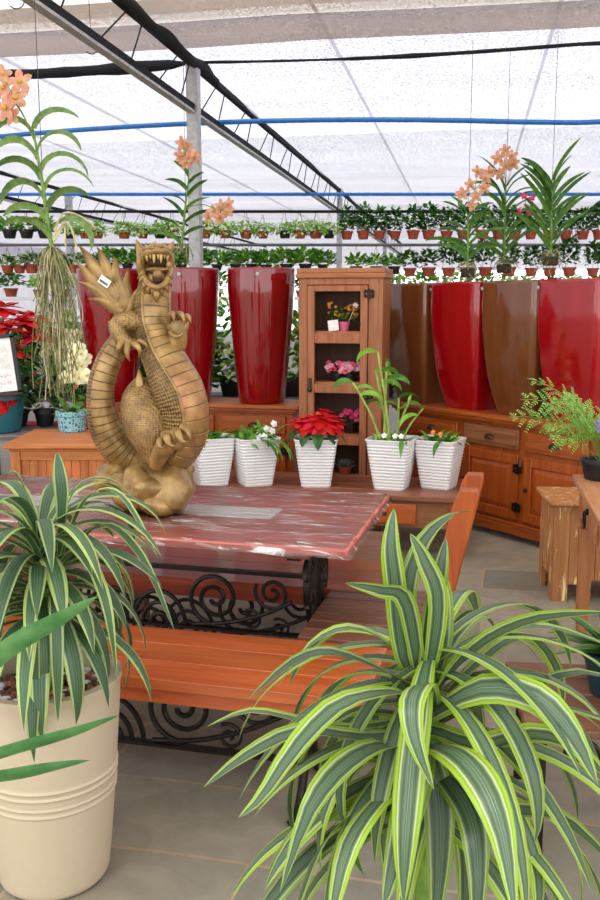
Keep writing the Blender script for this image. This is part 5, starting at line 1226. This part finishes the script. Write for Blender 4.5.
b.build('foil_wrap', 'red_foil', t)
b = MB(); lb = MB(); rp = random.Random(9)
for dx, dy, dz in ((0.0, -0.2, 0.72), (0.14, -0.18, 0.78), (-0.12, -0.2, 0.8), (0.26, -0.06, 0.82), (0.1, 0.02, 0.92), (-0.06, 0.05, 0.95), (0.3, 0.1, 0.85), (-0.25, -0.1, 0.88), (0.38, -0.05, 0.72), (0.2, -0.25, 0.62), (-0.2, -0.24, 0.64), (0.05, -0.28, 0.6), (0.36, 0.12, 0.78)):
    poinsettia_head(b, (dx, dy, dz), 0.19, rp); lb.tube([(dx * 0.2, dy * 0.2, 0.22), (dx * 0.7, dy * 0.7, dz * 0.6), (dx, dy, dz)], 0.006, 6, 0)
for _ in range(120):
    a = rp.uniform(-PI, PI); r = rp.uniform(0.08, 0.3); lb.leaf((r * math.cos(a), r * math.sin(a), rp.uniform(0.3, 0.75)), a + rp.uniform(-.5, .5), rp.uniform(-0.4, 0.5), rp.uniform(0.12, 0.2), 0.085, 0.9, rp.uniform(-.4, .4), 7, 0.2, 0, ov, 5)
b.build('bracts', 'bract_red', t); lb.build('foliage', ['leaf_dark'], t)

q = on(69, 433, 0.74); t = thing('potted_orchid', 'pale yellow flowered orchid in small teal lattice pot on chest', 'orchid', (q.x, q.y + 0.09, 0.74), 0)
b = MB(); n = 32; rings = []
for z, r in ((0, 0.082), (0.006, 0.088), (0.05, 0.094), (0.105, 0.098), (0.11, 0.108), (0.14, 0.11)): rings.append([(r * math.cos(2 * PI * j / n), r * math.sin(2 * PI * j / n), z + (0.006 * (j % 4 < 2) if z > 0.13 else 0)) for j in range(n)])
rings.append([(0.098 * math.cos(2 * PI * j / n), 0.098 * math.sin(2 * PI * j / n), 0.138) for j in range(n)]); rings.append([(0.09 * math.cos(2 * PI * j / n), 0.09 * math.sin(2 * PI * j / n), 0.09) for j in range(n)])
b.loft(rings); b.build('pot', 'teal_ceramic', t, angle=35)
b = MB(); b.lathe([(0.09, 0.10), (0.094, 0.125), (0.02, 0.13)], 20); b.build('bark', 'gravel', t)
b = MB()
for a, el, L, W in ((PI * 0.9, 1.2, 0.17, 0.09), (-0.3, 0.5, 0.13, 0.055), (-1.3, 0.9, 0.1, 0.06), (PI + 0.3, 0.3, 0.14, 0.05), (1.2, 0.8, 0.16, 0.06)): b.leaf((0, 0, 0.12), a, el, L, W, 0.7, 0.3, 9, 0.3, 0, lambda t: (0.6 + 0.4 * min(1, t / 0.3)) * (1 - max(0, (t - 0.6) / 0.4) ** 3), 5)
b.build('foliage', 'leaf_mid', t)
sb, fb = MB(), Blooms(); rp = random.Random(12)
for pts in ([(0.02, 0, 0.12), (0.03, 0.0, 0.35), (0.06, -0.01, 0.52), (0.10, -0.03, 0.56)], [(0.0, 0.01, 0.12), (0.02, 0.02, 0.3), (0.10, 0.0, 0.42), (0.13, -0.02, 0.36)]):
    P = catmull(pts, 14); sb.tube(P, 0.004, 6)
    for i in range(5, 14):
        e = Vector(P[i]) + Vector((rp.uniform(-.06, .06), rp.uniform(-.07, -.02), rp.uniform(-.05, .05))); sb.tube([P[i], e], 0.002, 5); fb.flower(e, (rp.uniform(-.5, .5), -1, rp.uniform(-.2, .4)), 0.05, 0, 5, 0.95, 0.25, 1)
sb.build('flower_spike', 'stem_green', t); fb.build('flowers', ['petal_cream', 'petal_yellow'], t)
b = MB()
for x, z in ((-0.10, 0.30), (-0.16, 0.24), (-0.06, 0.34)): b.tube(catmull([(-0.02, -0.02, 0.12), (x * 0.7, -0.03, z * 0.7), (x, -0.04, z), (x - 0.06, -0.04, z - 0.05)], 12), 0.003, 5)
b.build('dry_stems', 'stem_brown', t)

def orchid_plant(label, px, py, Y, zb, H, m, seed, lean=0.08, nf=8, fr=0.045):
    rp = random.Random(seed); p = at(px, py, Y); t = thing('potted_orchid', label, 'orchid', (p.x, Y, zb), 0); small_pot(t, 0.06, 0.1, 'black_plastic')
    b = MB()
    for k in range(7): b.leaf((0, 0, 0.09), k * 2.1 + rp.uniform(-.3, .3), 0.5, 0.2, 0.06, 1.0, 0, 8, 0.3, 0, None, 5)
    b.build('foliage', 'leaf_mid', t); sb, fb = MB(), Blooms(); P = catmull([(0, 0, 0.09), (0.01, 0, H * 0.5), (lean * 0.5, -0.02, H * 0.9), (lean, -0.06, H)], 16); sb.tube(P, 0.004, 6)
    for k in range(nf): i = 15 - int(k * 0.9); e = Vector(P[i]) + Vector((rp.uniform(-.07, .07), -rp.uniform(.02, .08), rp.uniform(-.05, .04))); fb.flower(e, (rp.uniform(-.5, .5), -1, rp.uniform(-.2, .4)), fr, 0, 5, 0.95, 0.25, 1); sb.tube([P[i], e], 0.002, 5)
    sb.build('flower_spike', 'stem_green', t); fb.build('flowers', [m, 'petal_yellow'], t); return t
orchid_plant('white flowered orchid standing right beside the big red poinsettia', 42, 410, 7.42, 0.647, 0.72, 'petal_cream', 31)
orchid_plant('cream flowered orchid behind the hanging bare roots', 66, 410, 7.42, 0.647, 0.70, 'petal_cream', 32, 0.12, 10)
orchid_plant('rose flowered orchid on the display table nearest the dragon tail', 80, 410, 7.40, 0.647, 0.58, 'petal_rose', 33, 0.03, 9)

# leafy nursery plants: a pot, leaves and sometimes flowers
def nursery(name, label, pot, pr, ph, fol, n, c, r, L, W, fl=None, nf=0, fr=0.03, droop=0.7, el=(-0.4, 1.2), cat='potted plant', group=None, hang=0, seed=1, shell=0.5):
    rg = random.Random(seed); t = thing(name, label, cat, (0, 0, -50), 0, group)
    b = MB(); b.lathe([(pr * 0.7, 0), (pr * 0.72, 0.004), (pr * 0.96, ph * 0.8), (pr * 1.06, ph * 0.8), (pr * 1.06, ph), (pr * 0.9, ph), (pr * 0.86, ph * 0.8)], 16); b.lathe([(pr * 0.85, ph * 0.7), (pr * 0.88, ph * 0.85), (pr * 0.1, ph * 0.88)], 12)
    b.build('pot', pot, t)
    b = MB(); b.clump(n, c, r, L, W, rg, tuple(range(len(fol))), el, droop, shell); b.build('foliage', fol, t)
    if fl:
        b = MB()
        for _ in range(nf):
            a = rg.uniform(0, 6.28); ph2 = rg.uniform(0.2, 1.5); b.flower((c[0] + r[0] * 1.05 * math.sin(ph2) * math.cos(a), c[1] + r[1] * 1.05 * math.sin(ph2) * math.sin(a), c[2] + r[2] * 1.05 * math.cos(ph2)), (math.cos(a), math.sin(a) - 0.5, 0.6), fr, 0, 5)
        b.build('blossoms', fl, t)
    if hang:
        b = MB(); 
        for k in range(3): a = k * 2 * PI / 3; b.tube([(pr * math.cos(a), pr * math.sin(a), ph * 0.95), (0, 0, hang)], 0.0018, 4)
        b.build('hanger', 'wire', t)
    return t
used = set()
def put(proto, loc, rz, label=None, group=None, scale=None):
    if proto.name not in used:
        used.add(proto.name); proto.location = loc; proto.rotation_euler = (0, 0, rz)
        if label: proto['label'] = label
        if group: proto['group'] = group
        KIDS[proto.name] = [(c, children(c)) for c in children(proto)]
        if scale: proto.scale = (scale,) * 3
        return proto
    return dup(proto, loc, rz, label, group, scale)
rh = random.Random(17)
# ---- row on the upper rail
ZR, ZL = 2.665, 2.285
up_bushy = [nursery('hanging_pot', 'small brick red pot of upright leafy green hanging from right upper rail', 'terracotta', 0.075, 0.10, ['leaf_dark', 'leaf_mid'], 210, (0, 0, 0.22), (0.085, 0.085, 0.17), 0.06, 0.036, group='brick red pots in the right upper row', hang=ZR - 2.35, seed=s) for s in (1, 2, 3)]
up_pale = [nursery('hanging_pot', 'brick red hanging pot of pale trailing vine on left upper rail', 'terracotta', 0.075, 0.09, ['leaf_pale', 'leaf_light'], 130, (0, 0, 0.11), (0.16, 0.11, 0.11), 0.055, 0.035, group='brick red pots in the left upper row', hang=ZR - 2.36, seed=s, droop=1.2, el=(-0.9, 0.8), shell=0.2) for s in (4, 5, 6)]
up_black = nursery('hanging_pot', 'black hanging pot of pale trailing vine on left upper rail', 'black_plastic', 0.075, 0.09, ['leaf_pale', 'leaf_light'], 110, (0, 0, 0.11), (0.15, 0.10, 0.09), 0.055, 0.035, group='black pots in the left upper row', hang=ZR - 2.36, seed=8, droop=1.2, el=(-0.9, 0.8), shell=0.2)
up_green = nursery('hanging_pot', 'black hanging pot of bright green leaves at far left of upper rail', 'black_plastic', 0.085, 0.10, ['leaf_mid', 'leaf_light'], 90, (0, 0, 0.15), (0.10, 0.10, 0.08), 0.075, 0.045, group='black pots at the far left upper row', hang=ZR - 2.36, seed=9)
def X(px, z): return at(px, 450 - 0, YR).x if False else (px - 300) / FOC * (YR * math.cos(TILT) - (z - CAM_H) * math.sin(TILT))
for px in (-8, 10, 27, 45): put(up_green, (X(px, 2.36), YR, 2.36), rh.uniform(0, 6))
for px in (85, 98, 124, 143, 172, 205, 225, 246, 263, 300, 316): put(up_pale[rh.randrange(3)], (X(px, 2.36), YR + rh.uniform(-.03, .03), 2.36), rh.uniform(0, 6), None, None, rh.uniform(0.9, 1.1))
for px in (70, 160, 285, 329): put(up_black, (X(px, 2.36), YR, 2.36), rh.uniform(0, 6))
px = 347
while px < 640: put(up_bushy[rh.randrange(3)], (X(px, 2.35), YR + rh.uniform(-.03, .03), 2.35), rh.uniform(0, 6), None, None, rh.uniform(0.92, 1.06)); px += rh.uniform(15.5, 18.5)
# ---- row on the lower rail
lo_bushy = [nursery('hanging_pot', 'brick red pot of leafy plant hanging from right lower rail', 'terracotta', 0.075, 0.10, ['leaf_mid', 'leaf_dark'], n, (0, 0, 0.10 + hz * 0.6), (0.085, 0.085, hz * 0.65), 0.065, 0.04, group='brick red pots in the right lower row', hang=ZL - 1.925, seed=s) for s, n, hz in ((11, 190, 0.27), (12, 130, 0.16), (13, 160, 0.21))]
lo_black = nursery('hanging_pot', 'black pot of light green leaves hanging from right lower rail', 'black_plastic', 0.07, 0.09, ['leaf_light', 'leaf_mid'], 90, (0, 0, 0.15), (0.1, 0.1, 0.06), 0.07, 0.045, group='black pots in the right lower row', hang=ZL - 1.95, seed=14)
lo_left = [nursery('hanging_pot', 'dark pot brimming with bright green leaves on lower rail behind red pots', 'black_plastic', 0.07, 0.08, ['leaf_light', 'leaf_mid', 'leaf_light'], 170, (0, 0, 0.14), (0.17, 0.12, 0.10), 0.07, 0.05, group='bright green clumps in the middle lower row', hang=ZL - 1.99, seed=s) for s in (15, 16)]
lo_brick = nursery('hanging_pot', 'brick red pot of green leaves on lower rail at far left', 'terracotta', 0.08, 0.10, ['leaf_mid', 'leaf_dark', 'leaf_pale'], 90, (0, 0, 0.15), (0.1, 0.1, 0.08), 0.065, 0.04, group='brick red pots in the far left lower row', hang=ZL - 1.96, seed=17)
for px in (-10, 8, 17 + 3, 32, 46, 60, 74, 92): put(lo_brick, (X(px, 1.96), YR, 1.96), rh.uniform(0, 6), None, None, rh.uniform(0.9, 1.05))
px = 112
while px < 338: put(lo_left[rh.randrange(2)], (X(px, 1.99), YR + rh.uniform(-.03, .03), 1.99 + rh.uniform(-.01, .01)), rh.uniform(0, 6), None, None, rh.uniform(0.9, 1.1)); px += rh.uniform(15, 20)
for px in (356, 376, 394): put(lo_black, (X(px, 1.95), YR, 1.95), rh.uniform(0, 6))
px = 410
while px < 640: put(lo_bushy[rh.randrange(3)], (X(px, 1.925), YR + rh.uniform(-.03, .03), 1.925), rh.uniform(0, 6), None, None, rh.uniform(0.92, 1.08)); px += rh.uniform(17, 24)
# ---- farther growing bench, behind, with rows of light plants
YB = 13.2
t = thing('growing_bench', 'pale far growing bench with rows of seedlings beyond hanging pots', 'bench', (0, YB, 0), 0)
b = MB(); b.bb(-8, 8, -0.6, 0.6, 1.66, 1.70); b.build('tabletop', 'white_plastic', t)
for x in (-7, -3.5, 0, 3.5, 7):
    for y in (-0.5, 0.5): b = MB(); b.bb(x - 0.03, x + 0.03, y - 0.03, y + 0.03, 0, 1.66); b.build('leg', 'steel', t)
far = [nursery('seedling_pot', 'small pot of light green leaves on the pale far bench', 'terracotta', 0.08, 0.10, f, 80, (0, 0, 0.2), (0.13, 0.13, 0.1), 0.09, 0.055, group='plants on the pale far bench', seed=s) for s, f in ((41, ['leaf_light', 'leaf_mid']), (42, ['leaf_mid', 'leaf_dark']), (43, ['leaf_light', 'leaf_pale']))]
x = -6.5
while x < 6.5: put(far[rh.randrange(3)], (x, YB - 0.4 + rh.uniform(-.1, .1), 1.70), rh.uniform(0, 6), None, None, rh.uniform(0.9, 1.2)); x += rh.uniform(0.27, 0.42)
# ---- plants on the grey display bench behind the dressers
YD, ZD = 8.75, 0.731
dn = [nursery('nursery_plant', 'bushy leafy plant in black pot on grey display bench', 'black_plastic', 0.11, 0.16, ['leaf_dark', 'leaf_mid'], 340, (0, 0, 0.33), (0.23, 0.2, 0.36), 0.10, 0.06, group='leafy plants on the grey display bench', seed=51),
      nursery('nursery_plant', 'leafy plant with rose flowers on grey display bench', 'black_plastic', 0.11, 0.16, ['leaf_mid', 'leaf_dark'], 320, (0, 0, 0.30), (0.22, 0.2, 0.34), 0.09, 0.055, 'petal_rose', 40, 0.035, group='rose flowering plants on the grey display bench', seed=52),
      nursery('nursery_plant', 'leafy plant with orange flowers on grey display bench', 'black_plastic', 0.11, 0.16, ['leaf_mid', 'leaf_light'], 320, (0, 0, 0.33), (0.22, 0.2, 0.36), 0.09, 0.055, 'petal_orange', 26, 0.035, group='orange flowering plants on the grey display bench', seed=53),
      nursery('nursery_plant', 'leafy plant with light green trailing leaves on grey display bench', 'black_plastic', 0.11, 0.16, ['leaf_light', 'leaf_mid', 'leaf_pale'], 320, (0, 0, 0.42), (0.22, 0.2, 0.44), 0.11, 0.05, group='light green plants on the grey display bench', seed=54, droop=1.4)]
x = -3.75; k = 0
while x < 2.2: put(dn[(0, 1, 3, 0, 2, 3, 0, 2)[k % 8]], (x, YD + rh.uniform(-.05, .15), ZD), rh.uniform(0, 6), None, None, rh.uniform(0.85, 1.15)); x += rh.uniform(0.27, 0.36); k += 1
# black nursery pots with seedlings at the back of the display table
np_ = nursery('nursery_pot', 'black nursery pot of leafy seedlings at display table back', 'black_plastic', 0.085, 0.13, ['leaf_mid', 'leaf_dark'], 110, (0, 0, 0.27), (0.14, 0.12, 0.16), 0.08, 0.045, 'petal_rose', 12, 0.022, group='black nursery pots on the display table', seed=61)
for x in (-3.1, -2.88, -2.45, -2.24, -2.03, -1.84): put(np_, (x, 7.28 + rh.uniform(-.02, .02), 0.646), rh.uniform(0, 6))

# ================================================================== LIGHT
sc = bpy.context.scene
w = bpy.data.worlds.new('sky'); sc.world = w; w.use_nodes = True; nt = w.node_tree; nt.nodes.clear()
o = nt.nodes.new('ShaderNodeOutputWorld'); bg = nt.nodes.new('ShaderNodeBackground'); tc = nt.nodes.new('ShaderNodeTexCoord'); sp = nt.nodes.new('ShaderNodeSeparateXYZ'); rp_ = nt.nodes.new('ShaderNodeValToRGB')
nt.links.new(tc.outputs['Generated'], sp.inputs[0]); nt.links.new(sp.outputs[2], rp_.inputs[0]); nt.links.new(rp_.outputs[0], bg.inputs[0]); nt.links.new(bg.outputs[0], o.inputs[0])
e = rp_.color_ramp.elements; e[0].position = 0.0; e[0].color = (1.0, 1.0, 1.0, 1); e[1].position = 0.6; e[1].color = (0.86, 0.92, 1.0, 1)
bg.inputs[1].default_value = 2.0
sl = bpy.data.lights.new('sun', 'SUN'); sl.energy = 1.5; sl.angle = math.radians(14); sl.color = (1.0, 0.95, 0.87); so = bpy.data.objects.new('sun', sl); C.objects.link(so)
so.rotation_euler = Vector((0.28, 0.55, -0.95)).to_track_quat('-Z', 'Y').to_euler()
vs = sc.view_settings; vs.view_transform = 'Standard'; vs.look = 'None'; vs.exposure = 0.47; vs.gamma = 1.0; vs.use_curve_mapping = False
